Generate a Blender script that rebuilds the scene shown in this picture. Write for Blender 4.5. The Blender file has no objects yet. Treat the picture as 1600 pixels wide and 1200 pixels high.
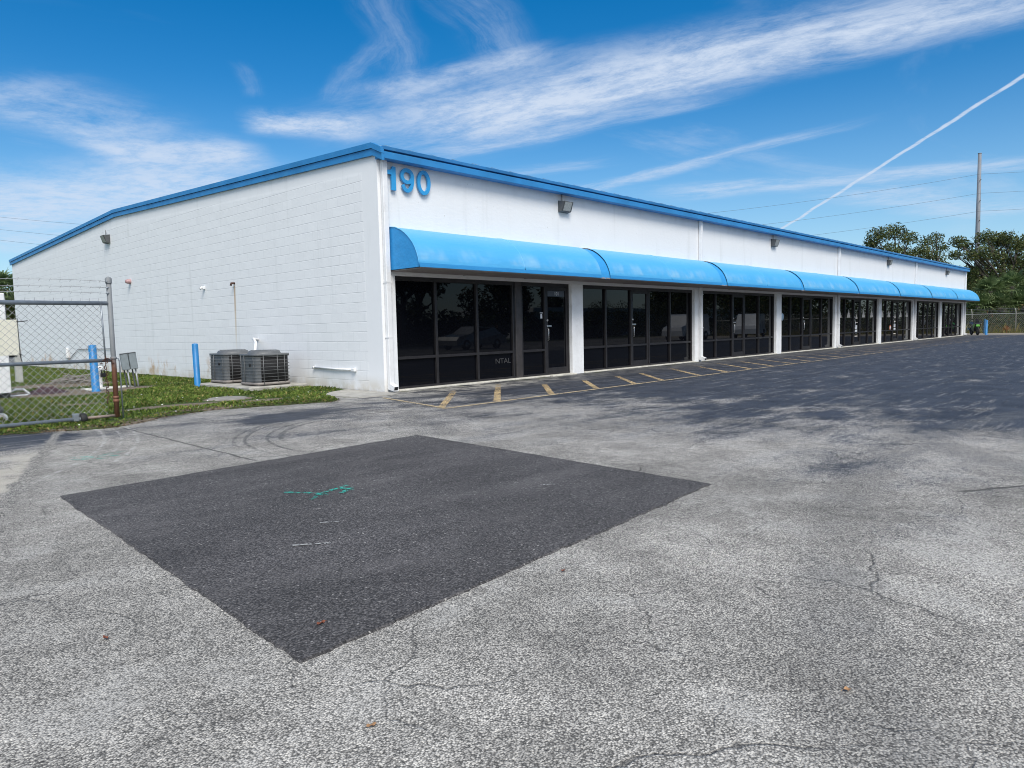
import bpy, math, random
import numpy as np
from mathutils import Vector, Matrix, Quaternion
random.seed(7); RNG = np.random.default_rng(7)
R = math.radians
scn = bpy.context.scene
col = scn.collection

# ------------------------------------------------------------------ node helper
class T:
    def __init__(s, tree, dim='3D'): s.t = tree; s.dim = dim
    def n(s, typ, props=None, **inp):
        nd = s.t.nodes.new(typ)
        for k, v in (props or {}).items(): setattr(nd, k, v)
        for k, v in inp.items():
            k = k.replace('_', ' ') if k.replace('_', ' ') in nd.inputs else k
            s.set(nd.inputs[k], v)
        return nd
    def set(s, sock, v):
        if isinstance(v, bpy.types.NodeSocket): s.t.links.new(v, sock)
        elif isinstance(v, (tuple, list)) and sock.type == 'RGBA' and len(v) == 3: sock.default_value = (*v, 1)
        else: sock.default_value = v
    def m(s, op, a, b=None, c=None, clamp=False):
        nd = s.t.nodes.new('ShaderNodeMath'); nd.operation = op; nd.use_clamp = clamp
        for i, v in enumerate((a, b, c)):
            if v is not None: s.set(nd.inputs[i], v)
        return nd.outputs[0]
    def vm(s, op, a, b=None):
        nd = s.t.nodes.new('ShaderNodeVectorMath'); nd.operation = op
        s.set(nd.inputs[0], a)
        if b is not None: s.set(nd.inputs[1], b)
        return nd.outputs['Value'] if op in ('DOT_PRODUCT', 'LENGTH', 'DISTANCE') else nd.outputs[0]
    def mix(s, f, a, b, bt='MIX'):
        nd = s.t.nodes.new('ShaderNodeMix'); nd.data_type = 'RGBA'; nd.blend_type = bt
        s.set(nd.inputs[0], f)
        for sk, v in ((nd.inputs[6], a), (nd.inputs[7], b)):
            if isinstance(v, (int, float)): v = (v, v, v)
            s.set(sk, v)
        return nd.outputs[2]
    def mr(s, v, a, b, c=0., d=1., smooth=True):
        nd = s.t.nodes.new('ShaderNodeMapRange'); nd.interpolation_type = 'SMOOTHSTEP' if smooth else 'LINEAR'
        for i, x in enumerate((v, a, b, c, d)): s.set(nd.inputs[i], x)
        return nd.outputs[0]
    def noise(s, vec, scale, detail=3., rough=.55, dist=0.):
        nd = s.n('ShaderNodeTexNoise', {'noise_dimensions': s.dim}, Vector=vec, Scale=scale, Detail=detail, Roughness=rough, Distortion=dist)
        return nd.outputs[0]
    def vor(s, vec, scale, feature='F1', rand=1.):
        nd = s.n('ShaderNodeTexVoronoi', {'feature': feature, 'voronoi_dimensions': s.dim}, Vector=vec, Scale=scale, Randomness=rand)
        return nd
    def comb(s, x, y, z=0.):
        return s.n('ShaderNodeCombineXYZ', None, X=x, Y=y, Z=z).outputs[0]
    def sep(s, v):
        return s.n('ShaderNodeSeparateXYZ', None, Vector=v).outputs
    def scale(s, vec, sc):
        return s.vm('MULTIPLY', vec, sc)
    def ramp(s, v, stops):
        nd = s.t.nodes.new('ShaderNodeValToRGB'); el = nd.color_ramp.elements
        while len(el) < len(stops): el.new(.5)
        for e, (p, c) in zip(el, stops):
            e.position = p; e.color = (*c, 1) if not isinstance(c, (int, float)) else (c, c, c, 1)
        s.set(nd.inputs[0], v)
        return nd.outputs[0]

def newmat(name, dim='3D'):
    m = bpy.data.materials.new(name); m.use_nodes = True
    t = T(m.node_tree, dim); b = m.node_tree.nodes['Principled BSDF']
    co = t.n('ShaderNodeTexCoord').outputs['Object']
    return m, t, b, co

def mat(name, color, rough=.6, var=.12, vscale=6., metal=0., bump=0., bscale=40., spec=.5, dirt=None, coat=0.):
    """plain painted / metal / plastic surface with uneven tone and a little relief"""
    m, t, b, co = newmat(name)
    nz = t.noise(co, vscale, 4, .6)
    hi = tuple(min(1, c * (1 + var)) for c in color); lo = tuple(c * (1 - var) for c in color)
    c = t.mix(t.mr(nz, .3, .7), lo, hi)
    if dirt:
        dn = t.noise(co, vscale * 2.3, 5, .7)
        c = t.mix(t.mr(dn, .52, .72, 0, dirt[1]), c, dirt[0])
    t.set(b.inputs['Base Color'], c)
    t.set(b.inputs['Roughness'], t.mr(t.noise(co, vscale * 3, 3), .3, .7, max(0, rough - .08), min(1, rough + .08)))
    b.inputs['Metallic'].default_value = metal
    b.inputs['Specular IOR Level'].default_value = spec
    if coat: b.inputs['Coat Weight'].default_value = coat
    if bump:
        bn = t.n('ShaderNodeBump', None, Strength=bump, Distance=.01, Height=t.noise(co, bscale, 4))
        t.set(b.inputs['Normal'], bn.outputs[0])
    return m

# ------------------------------------------------------------------ mesh helper
class MB:
    def __init__(s): s.v = []; s.f = []; s.sm = []
    def add(s, vs, fs, smooth=False):
        o = len(s.v); s.v += [tuple(x) for x in vs]
        for f in fs: s.f.append(tuple(i + o for i in f)); s.sm.append(smooth)
        return s
    def box(s, x0, y0, z0, x1, y1, z1, bev=0.):
        x0, x1 = min(x0, x1), max(x0, x1); y0, y1 = min(y0, y1), max(y0, y1); z0, z1 = min(z0, z1), max(z0, z1)
        b = min(bev, (x1 - x0) * .45, (y1 - y0) * .45, (z1 - z0) * .45)
        if b <= 0:
            v = [(x0,y0,z0),(x1,y0,z0),(x1,y1,z0),(x0,y1,z0),(x0,y0,z1),(x1,y0,z1),(x1,y1,z1),(x0,y1,z1)]
            f = [(3,2,1,0),(4,5,6,7),(0,1,5,4),(1,2,6,5),(2,3,7,6),(3,0,4,7)]
            return s.add(v, f)
        # chamfered box: 24 verts
        v = []; idx = {}
        for cx in (0, 1):
            for cy in (0, 1):
                for cz in (0, 1):
                    X, Y, Z = (x0, x1)[cx], (y0, y1)[cy], (z0, z1)[cz]
                    ix, iy, iz = (b, -b)[cx], (b, -b)[cy], (b, -b)[cz]
                    idx[cx,cy,cz,0] = len(v); v.append((X, Y + iy, Z + iz))
                    idx[cx,cy,cz,1] = len(v); v.append((X + ix, Y, Z + iz))
                    idx[cx,cy,cz,2] = len(v); v.append((X + ix, Y + iy, Z))
        f = []
        I = idx
        for c in (0, 1):
            f.append((I[c,0,0,0], I[c,1,0,0], I[c,1,1,0], I[c,0,1,0])); f.append((I[0,c,0,1], I[1,c,0,1], I[1,c,1,1], I[0,c,1,1])); f.append((I[0,0,c,2], I[1,0,c,2], I[1,1,c,2], I[0,1,c,2]))
        for a in (0, 1):
            for c in (0, 1):
                f.append((I[a,c,0,0], I[a,c,1,0], I[a,c,1,1], I[a,c,0,1])); f.append((I[a,0,c,0], I[a,1,c,0], I[a,1,c,2], I[a,0,c,2])); f.append((I[0,a,c,1], I[1,a,c,1], I[1,a,c,2], I[0,a,c,2]))
        for a in (0, 1):
            for c in (0, 1):
                for d in (0, 1): f.append((I[a,c,d,0], I[a,c,d,1], I[a,c,d,2]))
        return s.add(v, f)
    def tube(s, pts, r, n=8, cap=True, smooth=True):
        pts = [Vector(p) for p in pts]; rs = r if isinstance(r, (list, tuple)) else [r] * len(pts)
        rings = []; prev = None
        for i, p in enumerate(pts):
            d = (pts[min(i + 1, len(pts) - 1)] - pts[max(i - 1, 0)]).normalized()
            if prev is None:
                a = Vector((0, 0, 1)) if abs(d.z) < .9 else Vector((1, 0, 0)); u = d.cross(a).normalized()
            else: u = (prev - d * prev.dot(d)).normalized()
            prev = u; w = d.cross(u)
            rings.append([p + (u * math.cos(2 * math.pi * k / n) + w * math.sin(2 * math.pi * k / n)) * rs[i] for k in range(n)])
        v = [x for rg in rings for x in rg]; f = []
        for i in range(len(pts) - 1):
            for k in range(n):
                f.append((i * n + k, i * n + (k + 1) % n, (i + 1) * n + (k + 1) % n, (i + 1) * n + k))
        s.add(v, f, smooth)
        if cap:
            o = len(s.v) - len(v)
            s.f.append(tuple(o + k for k in reversed(range(n)))); s.sm.append(False)
            s.f.append(tuple(o + (len(pts) - 1) * n + k for k in range(n))); s.sm.append(False)
        return s
    def lathe(s, prof, n=24, c=(0, 0, 0), axis='z', smooth=True):
        v = []; f = []
        for r, h in prof:
            for k in range(n):
                a = 2 * math.pi * k / n; p = (r * math.cos(a), r * math.sin(a), h)
                if axis == 'y': p = (p[0], h, p[1])
                if axis == 'x': p = (h, p[0], p[1])
                v.append((p[0] + c[0], p[1] + c[1], p[2] + c[2]))
        for i in range(len(prof) - 1):
            for k in range(n): f.append((i * n + k, i * n + (k + 1) % n, (i + 1) * n + (k + 1) % n, (i + 1) * n + k))
        return s.add(v, f, smooth)
    def extr(s, poly, a, b, axis='x', smooth=False):
        """prism: 2-D polygon pushed from a to b along axis"""
        def P(p, h): return {'x': (h, p[0], p[1]), 'y': (p[0], h, p[1]), 'z': (p[0], p[1], h)}[axis]
        n = len(poly); v = [P(p, a) for p in poly] + [P(p, b) for p in poly]
        s.add(v, [tuple(reversed(range(n))), tuple(range(n, 2 * n))])
        o = len(s.v) - 2 * n
        for i in range(n): s.f.append((o + i, o + (i + 1) % n, o + n + (i + 1) % n, o + n + i)); s.sm.append(smooth)
        return s
    def build(s, name, m, parent=None, loc=None):
        me = bpy.data.meshes.new(name); me.from_pydata(s.v, [], s.f); me.materials.append(m)
        me.polygons.foreach_set('use_smooth', s.sm); me.update()
        import bmesh
        if len(s.f) < 20000:
            bm = bmesh.new(); bm.from_mesh(me); bmesh.ops.recalc_face_normals(bm, faces=bm.faces); bm.to_mesh(me); bm.free()
        o = bpy.data.objects.new(name, me); col.objects.link(o)
        if parent: o.parent = parent
        if loc: o.location = loc
        return o

def tag(o, label=None, cat=None, group=None, kind=None):
    for k, v in (('label', label), ('category', cat), ('group', group), ('kind', kind)):
        if v: o[k] = v
    return o
def thing(name, loc, label, cat, group=None, rz=0.):
    o = bpy.data.objects.new(name, None); col.objects.link(o); o.location = loc; o.rotation_euler = (0, 0, rz); o.empty_display_size = .2
    return tag(o, label, cat, group)
def copy_tree(o, parent=None):
    c = o.copy(); col.objects.link(c)
    if parent: c.parent = parent
    for ch in list(o.children): copy_tree(ch, c)
    return c
def text_mesh(txt, size, extr=.002):
    cu = bpy.data.curves.new('lettering', 'FONT'); cu.body = txt; cu.size = size; cu.extrude = extr; cu.align_x = 'CENTER'; cu.align_y = 'CENTER'
    ob = bpy.data.objects.new('lettering', cu); col.objects.link(ob)
    dg = bpy.context.evaluated_depsgraph_get()
    me = bpy.data.meshes.new_from_object(ob.evaluated_get(dg)); bpy.data.objects.remove(ob); return me
def raw_mesh(name, V, F, m, parent=None):
    """big mesh from numpy arrays, F = (n,3) or (n,4)"""
    me = bpy.data.meshes.new(name); n, k = F.shape
    me.vertices.add(len(V)); me.vertices.foreach_set('co', V.astype(np.float32).ravel())
    me.loops.add(n * k); me.loops.foreach_set('vertex_index', F.astype(np.int32).ravel())
    me.polygons.add(n); me.polygons.foreach_set('loop_start', np.arange(0, n * k, k, dtype=np.int32))
    me.update(calc_edges=True); me.materials.append(m)
    o = bpy.data.objects.new(name, me); col.objects.link(o)
    if parent: o.parent = parent
    return o

# ------------------------------------------------------------------ camera (solved from the block courses and the bays)
yaw, pit, rol = 0.7550985, -0.07737, -0.02227
FPX = 1116.4
cam_d = bpy.data.cameras.new('camera'); cam = bpy.data.objects.new('camera', cam_d); col.objects.link(cam)
f_ = Vector((math.cos(pit) * math.cos(yaw), math.cos(pit) * math.sin(yaw), math.sin(pit)))
r_ = Vector((math.sin(yaw), -math.cos(yaw), 0)); u_ = r_.cross(f_)
r2 = math.cos(rol) * r_ + math.sin(rol) * u_; u2 = -math.sin(rol) * r_ + math.cos(rol) * u_
M = Matrix((r2, u2, -f_)).transposed().to_4x4(); M.translation = Vector((-8.713, -11.736, 1.231)); cam.matrix_world = M
cam_d.sensor_width = 36; cam_d.lens = FPX / 1600 * 36; cam_d.clip_end = 5000; cam_d.clip_start = .05
scn.camera = cam

# ------------------------------------------------------------------ light
SUN_EL, SUN_AZ = R(49), R(238)          # math azimuth of the sun (from +X towards +Y)
sd = bpy.data.lights.new('sun', 'SUN'); sun = bpy.data.objects.new('sun', sd); col.objects.link(sun)
sdir = Vector((math.cos(SUN_EL) * math.cos(SUN_AZ), math.cos(SUN_EL) * math.sin(SUN_AZ), math.sin(SUN_EL)))
sun.rotation_mode = 'QUATERNION'; sun.rotation_quaternion = sdir.to_track_quat('Z', 'Y'); sun.location = sdir * 60
sd.energy = 2.3; sd.angle = R(26); sd.color = (1, .95, .87)

W = bpy.data.worlds.new('World'); scn.world = W; W.use_nodes = True
t = T(W.node_tree, '2D'); W.node_tree.nodes.clear()
sky = t.n('ShaderNodeTexSky', {'sky_type': 'NISHITA', 'sun_disc': False, 'sun_elevation': SUN_EL, 'sun_rotation': math.pi / 2 - SUN_AZ,
                               'air_density': 1.0, 'dust_density': .25, 'ozone_density': 2.5})
hs = t.n('ShaderNodeHueSaturation', None, Saturation=1.48, Value=.90, Color=sky.outputs[0])
D = t.n('ShaderNodeTexCoord').outputs['Generated']
dx, dy, dz = t.sep(D)
dzc = t.m('MAXIMUM', dz, .015)
px, py = t.m('DIVIDE', dx, dzc), t.m('DIVIDE', dy, dzc)
P0 = t.comb(px, py)
warp = t.n('ShaderNodeTexNoise', {'noise_dimensions': '2D'}, Vector=P0, Scale=1.3, Detail=4., Roughness=.6).outputs['Color']
PW = t.vm('ADD', P0, t.scale(t.vm('SUBTRACT', warp, (.5, .5, .5)), (.13, .13, 0)))
warp2 = t.n('ShaderNodeTexNoise', {'noise_dimensions': '2D'}, Vector=P0, Scale=.45, Detail=2., Roughness=.5).outputs['Color']
PW = t.vm('ADD', PW, t.scale(t.vm('SUBTRACT', warp2, (.5, .5, .5)), (.14, .14, 0)))
def band(A, B, w0, w1, amp, fl=.8, ft=5., lo=.38, hi=.72, src=None, seed=0., soft=.15, ends=.16):
    src = src or PW
    L = math.hypot(B[0] - A[0], B[1] - A[1]); tx, ty = (B[0] - A[0]) / L, (B[1] - A[1]) / L
    rel = t.vm('SUBTRACT', src, (*A, 0))
    s = t.vm('DOT_PRODUCT', rel, (tx, ty, 0)); c = t.vm('DOT_PRODUCT', rel, (-ty, tx, 0))
    sn = t.m('DIVIDE', s, L)
    w = t.m('MAXIMUM', t.m('MULTIPLY_ADD', sn, w1 - w0, w0), .004)
    k = t.m('DIVIDE', t.m('ABSOLUTE', c), w)
    msk = t.mr(k, soft, 1., 1., 0.)
    e = t.m('MULTIPLY', t.mr(sn, -ends, ends), t.mr(sn, 1 - ends, 1 + ends, 1, 0))
    msk = t.m('MULTIPLY', msk, e)
    if lo is not None:
        fn = t.noise(t.comb(t.m('MULTIPLY_ADD', s, fl, seed * 13.7), t.m('MULTIPLY_ADD', c, ft, seed * 7.3)), 1., 8, .72, .25)
        msk = t.m('MULTIPLY', msk, t.mr(t.m('ADD', fn, t.m('MULTIPLY', msk, .16)), lo - .03, hi + .10))
    return t.m('MULTIPLY', msk, amp)
bands = [
    band((2.36, 2.95), (2.84, .10), .78, .32, 1.0, 1.3, 3.0, .27, .68, seed=1., soft=.15, ends=.24),
    band((1.92, 2.55), (2.06, 1.75), .19, .15, .62, 2.2, 5., .34, .68, seed=2.),
    band((2.75, 3.2), (3.05, 1.6), .22, .12, .50, 1.0, 6., .38, .72, seed=3.),
    band((4.4, 3.7), (3.92, 1.35), .30, .14, .60, 1.0, 3.5, .36, .70, seed=4.),
    band((4.9, 2.9), (5.9, .55), .60, .35, .62, 1.2, 2.4, .36, .72, seed=5.),
    band((5.7, 1.9), (8.6, 1.3), .6, .8, .55, .8, 1.6, .36, .72, seed=6.),
    band((3.3, 3.8), (3.6, 2.6), .30, .22, .40, 1., 3., .40, .74, seed=7.),
    band((.62, 3.5), (1.35, 3.88), .62, .60, .50, 2.2, 2.4, .32, .70, seed=8.),
    band((1.30, 4.35), (2.0, 3.86), .70, .56, .85, 2.0, 2.2, .24, .62, seed=9.1, soft=.1),
    band((1.0, 7.6), (2.25, 4.3), 1.7, 1.0, .85, .8, 1.3, .24, .62, seed=9.3),
    band((1.4, 9.5), (3.4, 7.0), 2.5, 1.6, .6, .5, 1.0, .30, .70, seed=9.5),
    band((1.70, 3.26), (2.16, 2.98), .32, .32, .90, 2.8, 3.0, .27, .60, seed=10.4, soft=.1),
    band((1.32, 1.78), (1.88, 2.30), .13, .12, .26, .9, 8., .36, .74, seed=11.),
    band((1.57, 2.02), (1.81, 2.72), .10, .13, .24, .9, 8., .36, .74, seed=12.),
    band((1.50, 1.64), (2.15, 1.95), .16, .18, .30, .8, 8., .36, .74, seed=13.),
    band((1.3, 2.6), (1.5, 2.9), .06, .06, .20, .8, 9., .38, .75, seed=14.),
    band((7.9, 3.35), (3.3, .26), .034, .019, .88, 3.2, 9., .24, .60, src=t.vm('ADD', P0, t.scale(t.vm('SUBTRACT', warp, (.5, .5, .5)), (.05, .05, 0))), seed=15., soft=.3, ends=.02),
]
dens = bands[0]
for b_ in bands[1:]: dens = t.m('SUBTRACT', t.m('ADD', dens, b_), t.m('MULTIPLY', dens, b_))
gen = t.mr(t.noise(t.comb(t.m('MULTIPLY', px, .35), t.m('MULTIPLY', py, .9), 3.3), 1., 6, .6, .5), .50, .80, 0, .30)   # thin veil elsewhere
dens = t.m('MAXIMUM', dens, t.m('MULTIPLY', gen, t.mr(dz, .02, .2)))
dens = t.m('MULTIPLY', dens, t.mr(dz, .0, .05))
dens = t.m('MULTIPLY', dens, t.mr(t.noise(t.scale(PW, (2.2, 1.6, 1)), 3., 9, .72), .28, .62, .62, 1.06))
low = t.mr(dz, .0, .32, .50, 0.)                                     # pale air low over the horizon
sky1 = t.mix(low, hs.outputs[0], (2.9, 4.6, 6.4))
sky2 = t.mix(t.m('MULTIPLY', dens, .90), sky1, (4.6, 5.3, 6.4))
# unseen bright cloud veil around the sun, added to soften and neutralise the light
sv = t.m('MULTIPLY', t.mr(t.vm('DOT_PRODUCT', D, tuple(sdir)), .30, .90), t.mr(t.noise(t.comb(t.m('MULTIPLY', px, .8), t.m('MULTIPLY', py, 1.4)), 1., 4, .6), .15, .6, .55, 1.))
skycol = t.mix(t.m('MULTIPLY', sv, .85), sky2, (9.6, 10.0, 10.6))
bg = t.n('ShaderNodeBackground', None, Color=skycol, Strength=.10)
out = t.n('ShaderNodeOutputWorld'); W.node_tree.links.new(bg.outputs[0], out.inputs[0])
W.cycles.sampling_method = 'MANUAL'; W.cycles.sample_map_resolution = 1024

scn.view_settings.view_transform = 'Standard'; scn.view_settings.look = 'None'; scn.view_settings.gamma = 1
scn.view_settings.exposure = .50
scn.render.engine = 'CYCLES'; scn.cycles.max_bounces = 6; scn.cycles.diffuse_bounces = 3; scn.cycles.glossy_bounces = 3
scn.cycles.transparent_max_bounces = 8; scn.cycles.filter_width = 1.0

# ------------------------------------------------------------------ ground materials
def lot_mat():
    m, t, b, co = newmat('worn_asphalt', '2D')
    x, y, z = t.sep(co)
    big = t.noise(co, .35, 4, .6); mid = t.noise(co, 1.6, 5, .65); fine = t.noise(co, 9., 4, .6)
    v1 = t.vor(co, 138.); v2 = t.vor(t.vm('ADD', co, (3.1, 7.7, 0)), 240.)
    r1 = t.sep(v1.outputs['Color'])[0]; r2 = t.sep(v2.outputs['Color'])[1]
    # bare aggregate: pale stones in a dark binder
    st = t.ramp(r1, [(0., (.05, .049, .047)), (.20, (.145, .141, .134)), (.5, (.305, .298, .284)), (.85, (.45, .44, .418)), (1., (.62, .60, .555))])
    st2 = t.ramp(r2, [(0., (.06, .06, .06)), (.5, (.25, .248, .24)), (1., (.46, .455, .44))])
    stone = t.mix(.25, st, st2)
    gap = t.mr(v1.outputs['Distance'], .40, .66)
    stone = t.mix(t.m('MULTIPLY', gap, .62), stone, (.028, .028, .029))
    tone = t.m('MULTIPLY', t.mr(big, .25, .75, .90, 1.38, False), t.mr(mid, .25, .75, .72, 1.34, False))
    tone = t.m('MULTIPLY', tone, t.mr(fine, .25, .75, .86, 1.12, False))
    agg = t.mix(1., stone, t.comb(t.m('MULTIPLY', tone, 1.03), t.m('MULTIPLY', tone, 1.0), t.m('MULTIPLY', tone, .95)), 'MULTIPLY')
    # pale limestone dust
    dust = t.mr(t.m('ADD', t.m('MULTIPLY', mid, .6), t.m('MULTIPLY', t.noise(co, .8, 3), .5)), .56, .76, 0, .50)
    dust = t.m('MULTIPLY', dust, t.mr(r1, .12, .55, .25, 1.))
    agg = t.mix(dust, agg, (.40, .39, .365))
    # sealcoat that survives to the right, between stones and in scattered patches
    n1 = t.noise(t.scale(co, (.55, 1.1, 1)), 1.1, 7, .74); n2 = t.noise(t.scale(co, (.35, 1.3, 1)), .42, 4, .6)
    s = t.m('ADD', t.mr(x, -5.2, 4.0, -.28, .80, False), t.m('MULTIPLY', t.m('SUBTRACT', n1, .5), 1.9))
    s = t.m('ADD', s, t.m('MULTIPLY', t.m('SUBTRACT', n2, .5), .6))
    near = t.mr(y, -14.5, -11., -.55, 0, False)
    s = t.m('ADD', s, near)
    s = t.m('ADD', s, t.m('MULTIPLY', t.mr(y, -5.5, -8., 0, 1), t.mr(x, -4.2, -.6, -.36, 0)))
    s = t.m('ADD', s, t.mr(y, -4.6, -2.2, 0, .18, False))
    # isolated dark blotches
    for (bx, by, rx, ry, a) in ((-3.1, -9.25, 1.7, .7, .34), (-1.9, -9.9, 1.8, .9, .12), (-3.6, -10.5, 2.0, .5, .40), (-4.4, -1.9, 2.4, 1.3, .40), (-2.2, -4.3, 2.0, .6, .3), (-1.2, -7.9, 1.6, .6, .22), (.5, -7.2, 1.8, .6, .2), (-6.7, -.9, 1.0, 2.0, .75), (-4.3, -3.6, 1.4, .9, .28), (-5.4, -.2, 1.8, .9, .2), (-2.9, -2.2, 1.5, 1.0, .30), (-5.6, -4.3, .9, .6, .4)):
        d = t.m('ADD', t.m('POWER', t.m('DIVIDE', t.m('SUBTRACT', x, bx), rx), 2.), t.m('POWER', t.m('DIVIDE', t.m('SUBTRACT', y, by), ry), 2.))
        s = t.m('ADD', s, t.mr(d, 0, 1., a, 0))
    # stone tops rub through first
    s = t.m('ADD', s, t.m('MULTIPLY', t.m('SUBTRACT', .5, r1), t.mr(s, .2, .75, .70, .12)))
    coatm = t.mr(s, .02, .58)
    coatc = t.mix(t.mr(mid, .3, .7), (.030, .033, .042), (.050, .055, .069))
    scuffn = t.noise(t.scale(co, (.30, 2.6, 1)), 2.4, 7, .74)
    coatc = t.mix(t.mr(scuffn, .53, .76, 0, .75), coatc, (.24, .232, .22))
    c = t.mix(coatm, agg, coatc)
    # pale aggregate washed out along the shop fronts
    ap = t.m('MULTIPLY', t.mr(y, -1.75, -.75), t.mr(x, 2., 7., 1, .25))
    ap = t.m('MULTIPLY', ap, t.mr(x, -2.6, -1.2)); ap = t.m('MULTIPLY', ap, t.mr(t.noise(co, 2.4, 5, .7), .40, .58))
    c = t.mix(t.m('MULTIPLY', ap, .8), c, t.mix(r2, (.30, .29, .26), (.48, .46, .42)))
    # mossy damp edge under the sill
    ms = t.m('MULTIPLY', t.mr(y, -.55, -.2), t.mr(t.noise(co, 3., 4), .5, .66, 0, .7))
    c = t.mix(ms, c, (.075, .085, .035))
    # older beige concrete west of the long joint
    lx, ly = -5.99, -.92; ex, ey = -7.57, -5.58; L = math.hypot(ex - lx, ey - ly); nx, ny = (ey - ly) / L, -(ex - lx) / L
    wob = t.m('MULTIPLY', t.m('SUBTRACT', t.noise(co, 3., 4), .5), .22)
    jd = t.m('ADD', t.m('ADD', t.m('MULTIPLY', t.m('SUBTRACT', x, lx), nx), t.m('MULTIPLY', t.m('SUBTRACT', y, ly), ny)), wob)
    west = t.m('MULTIPLY', t.mr(jd, .02, .10), t.mr(y, -2.4, -3.1))
    west = t.m('MULTIPLY', west, t.mr(t.noise(co, 1.2, 5, .65), .36, .50))
    c = t.mix(t.m('MULTIPLY', west, .85), c, t.mix(fine, (.36, .335, .285), (.52, .48, .41)))
    jl = t.m('MULTIPLY', t.mr(t.m('ABSOLUTE', jd), .02, .09, 1, 0), t.mr(y, -7., -5.5))
    c = t.mix(jl, c, t.mix(t.mr(r1, .35, .6), (.03, .03, .03), (.42, .40, .36)))
    # fine wandering cracks
    cw = t.vm('ADD', co, t.scale(t.n('ShaderNodeTexNoise', {'noise_dimensions': '2D'}, Vector=co, Scale=2.2, Detail=4.).outputs['Color'], (.35, .35, 0)))
    ce = t.vor(cw, .62, 'DISTANCE_TO_EDGE').outputs['Distance']; ce2 = t.vor(t.vm('ADD', cw, (9, 4, 0)), 1.5, 'DISTANCE_TO_EDGE').outputs['Distance']
    cm = t.m('MULTIPLY', t.mr(ce, .001, .007, 1, 0), t.mr(t.noise(co, .9, 4), .47, .58))
    cm2 = t.m('MULTIPLY', t.mr(ce2, .002, .010, 1, 0), t.mr(t.noise(t.vm('ADD', co, (5, 5, 0)), 1.1, 4), .47, .60))
    crack = t.m('MAXIMUM', cm, t.m('MULTIPLY', cm2, .8))
    # saw-cut line
    def line(ax, ay, bx, by, w):
        L = math.hypot(bx - ax, by - ay); tx, ty = (bx - ax) / L, (by - ay) / L
        sx = t.m('ADD', t.m('MULTIPLY', t.m('SUBTRACT', x, ax), tx), t.m('MULTIPLY', t.m('SUBTRACT', y, ay), ty))
        cy = t.m('ADD', t.m('SUBTRACT', t.m('MULTIPLY', t.m('SUBTRACT', y, ay), tx), t.m('MULTIPLY', t.m('SUBTRACT', x, ax), ty)), t.m('MULTIPLY', wob, .25))
        return t.m('MULTIPLY', t.mr(t.m('ABSOLUTE', cy), w * .4, w, 1, 0), t.m('MULTIPLY', t.mr(sx, -.05, .05), t.mr(sx, L - .1, L + .1, 1, 0)))
    crack = t.m('MAXIMUM', crack, line(-5.31, -1.18, -5.41, -5.17, .022))
    crack = t.m('MAXIMUM', crack, line(-2.9, -10.6, -1.2, -11.7, .03))
    c = t.mix(t.m('MULTIPLY', crack, .62), c, (.018, .018, .02))
    # pale scratches swept by the gate wheel, dark tyre marks
    def arc(cx, cy, rad, w, x0, x1, y0=-99., y1=-.7):
        d = t.m('SUBTRACT', t.vm('DISTANCE', co, (cx, cy, 0)), rad)
        k = t.mr(t.m('ABSOLUTE', d), w * .3, w, 1, 0)
        k = t.m('MULTIPLY', k, t.m('MULTIPLY', t.mr(y, y0 - .3, y0 + .3), t.mr(y, y1 - .1, y1 + .1, 1, 0)))
        return t.m('MULTIPLY', k, t.m('MULTIPLY', t.mr(x, x0 - .1, x0 + .1), t.mr(x, x1 - .1, x1 + .1, 1, 0)))
    sc = t.m('MAXIMUM', arc(-12., -.3, 6.45, .034, -7, -5, -4.6), t.m('MAXIMUM', arc(-12., -.3, 6.63, .026, -7, -5, -3.6), arc(-12., -.3, 6.80, .03, -7, -5, -4.2)))
    c = t.mix(t.m('MULTIPLY', sc, t.mr(fine, .40, .62, .0, .50)), c, (.48, .47, .45))
    ty = arc(-2.6, -4.9, 2.1, .05, -4.6, -2., -4.4, -2.6)
    for rad in (2.25, 2.5, 2.62): ty = t.m('MAXIMUM', ty, arc(-2.6, -4.9, rad, .03, -5.1, -2.4, -5., -2.6))
    c = t.mix(t.m('MULTIPLY', ty, t.mr(fine, .35, .6, .15, .65)), c, (.035, .037, .042))
    wt = t.m('MAXIMUM', arc(-1., -22., 12.2, .28, -30, 30, -40, -9.), t.m('MAXIMUM', arc(-1., -22., 10.4, .24, -30, 30, -40, -9.5), arc(6., -19., 11.2, .30, -30, 30, -40, -8.)))
    wt = t.m('MULTIPLY', wt, t.mr(mid, .30, .65, .05, .5))
    c = t.mix(wt, c, t.mix(r1, (.035, .035, .036), (.20, .197, .19)))
    # teal utility paint sprayed on the stones
    dl = [(-6.52, -3.36, -6.12, -3.66), (-6.50, -3.62, -6.05, -3.40), (-6.55, -3.50, -6.30, -3.72)]
    tp = None
    for a in dl:
        k = line(*a, .055); tp = k if tp is None else t.m('MAXIMUM', tp, k)
    tp = t.m('MULTIPLY', tp, t.mr(t.noise(co, 14., 4), .42, .58))
    c = t.mix(t.m('MULTIPLY', tp, .55), c, (.03, .32, .25))
    # sandy verge at the far fence
    vg = t.m('MULTIPLY', t.mr(t.m('ADD', x, t.m('MULTIPLY', n1, 2.)), 51., 57.5), .92)
    c = t.mix(vg, c, t.mix(fine, (.22, .19, .14), (.34, .30, .24)))
    turf = t.m('MAXIMUM', t.mr(x, 60.5, 61.), t.mr(y, -31., -29., 1, 0))
    c = t.mix(turf, c, t.mix(mid, (.030, .045, .015), (.085, .10, .04)))
    t.set(b.inputs['Base Color'], c)
    t.set(b.inputs['Roughness'], t.mr(coatm, 0, 1, .88, .62, False)); b.inputs['Specular IOR Level'].default_value = .35
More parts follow.
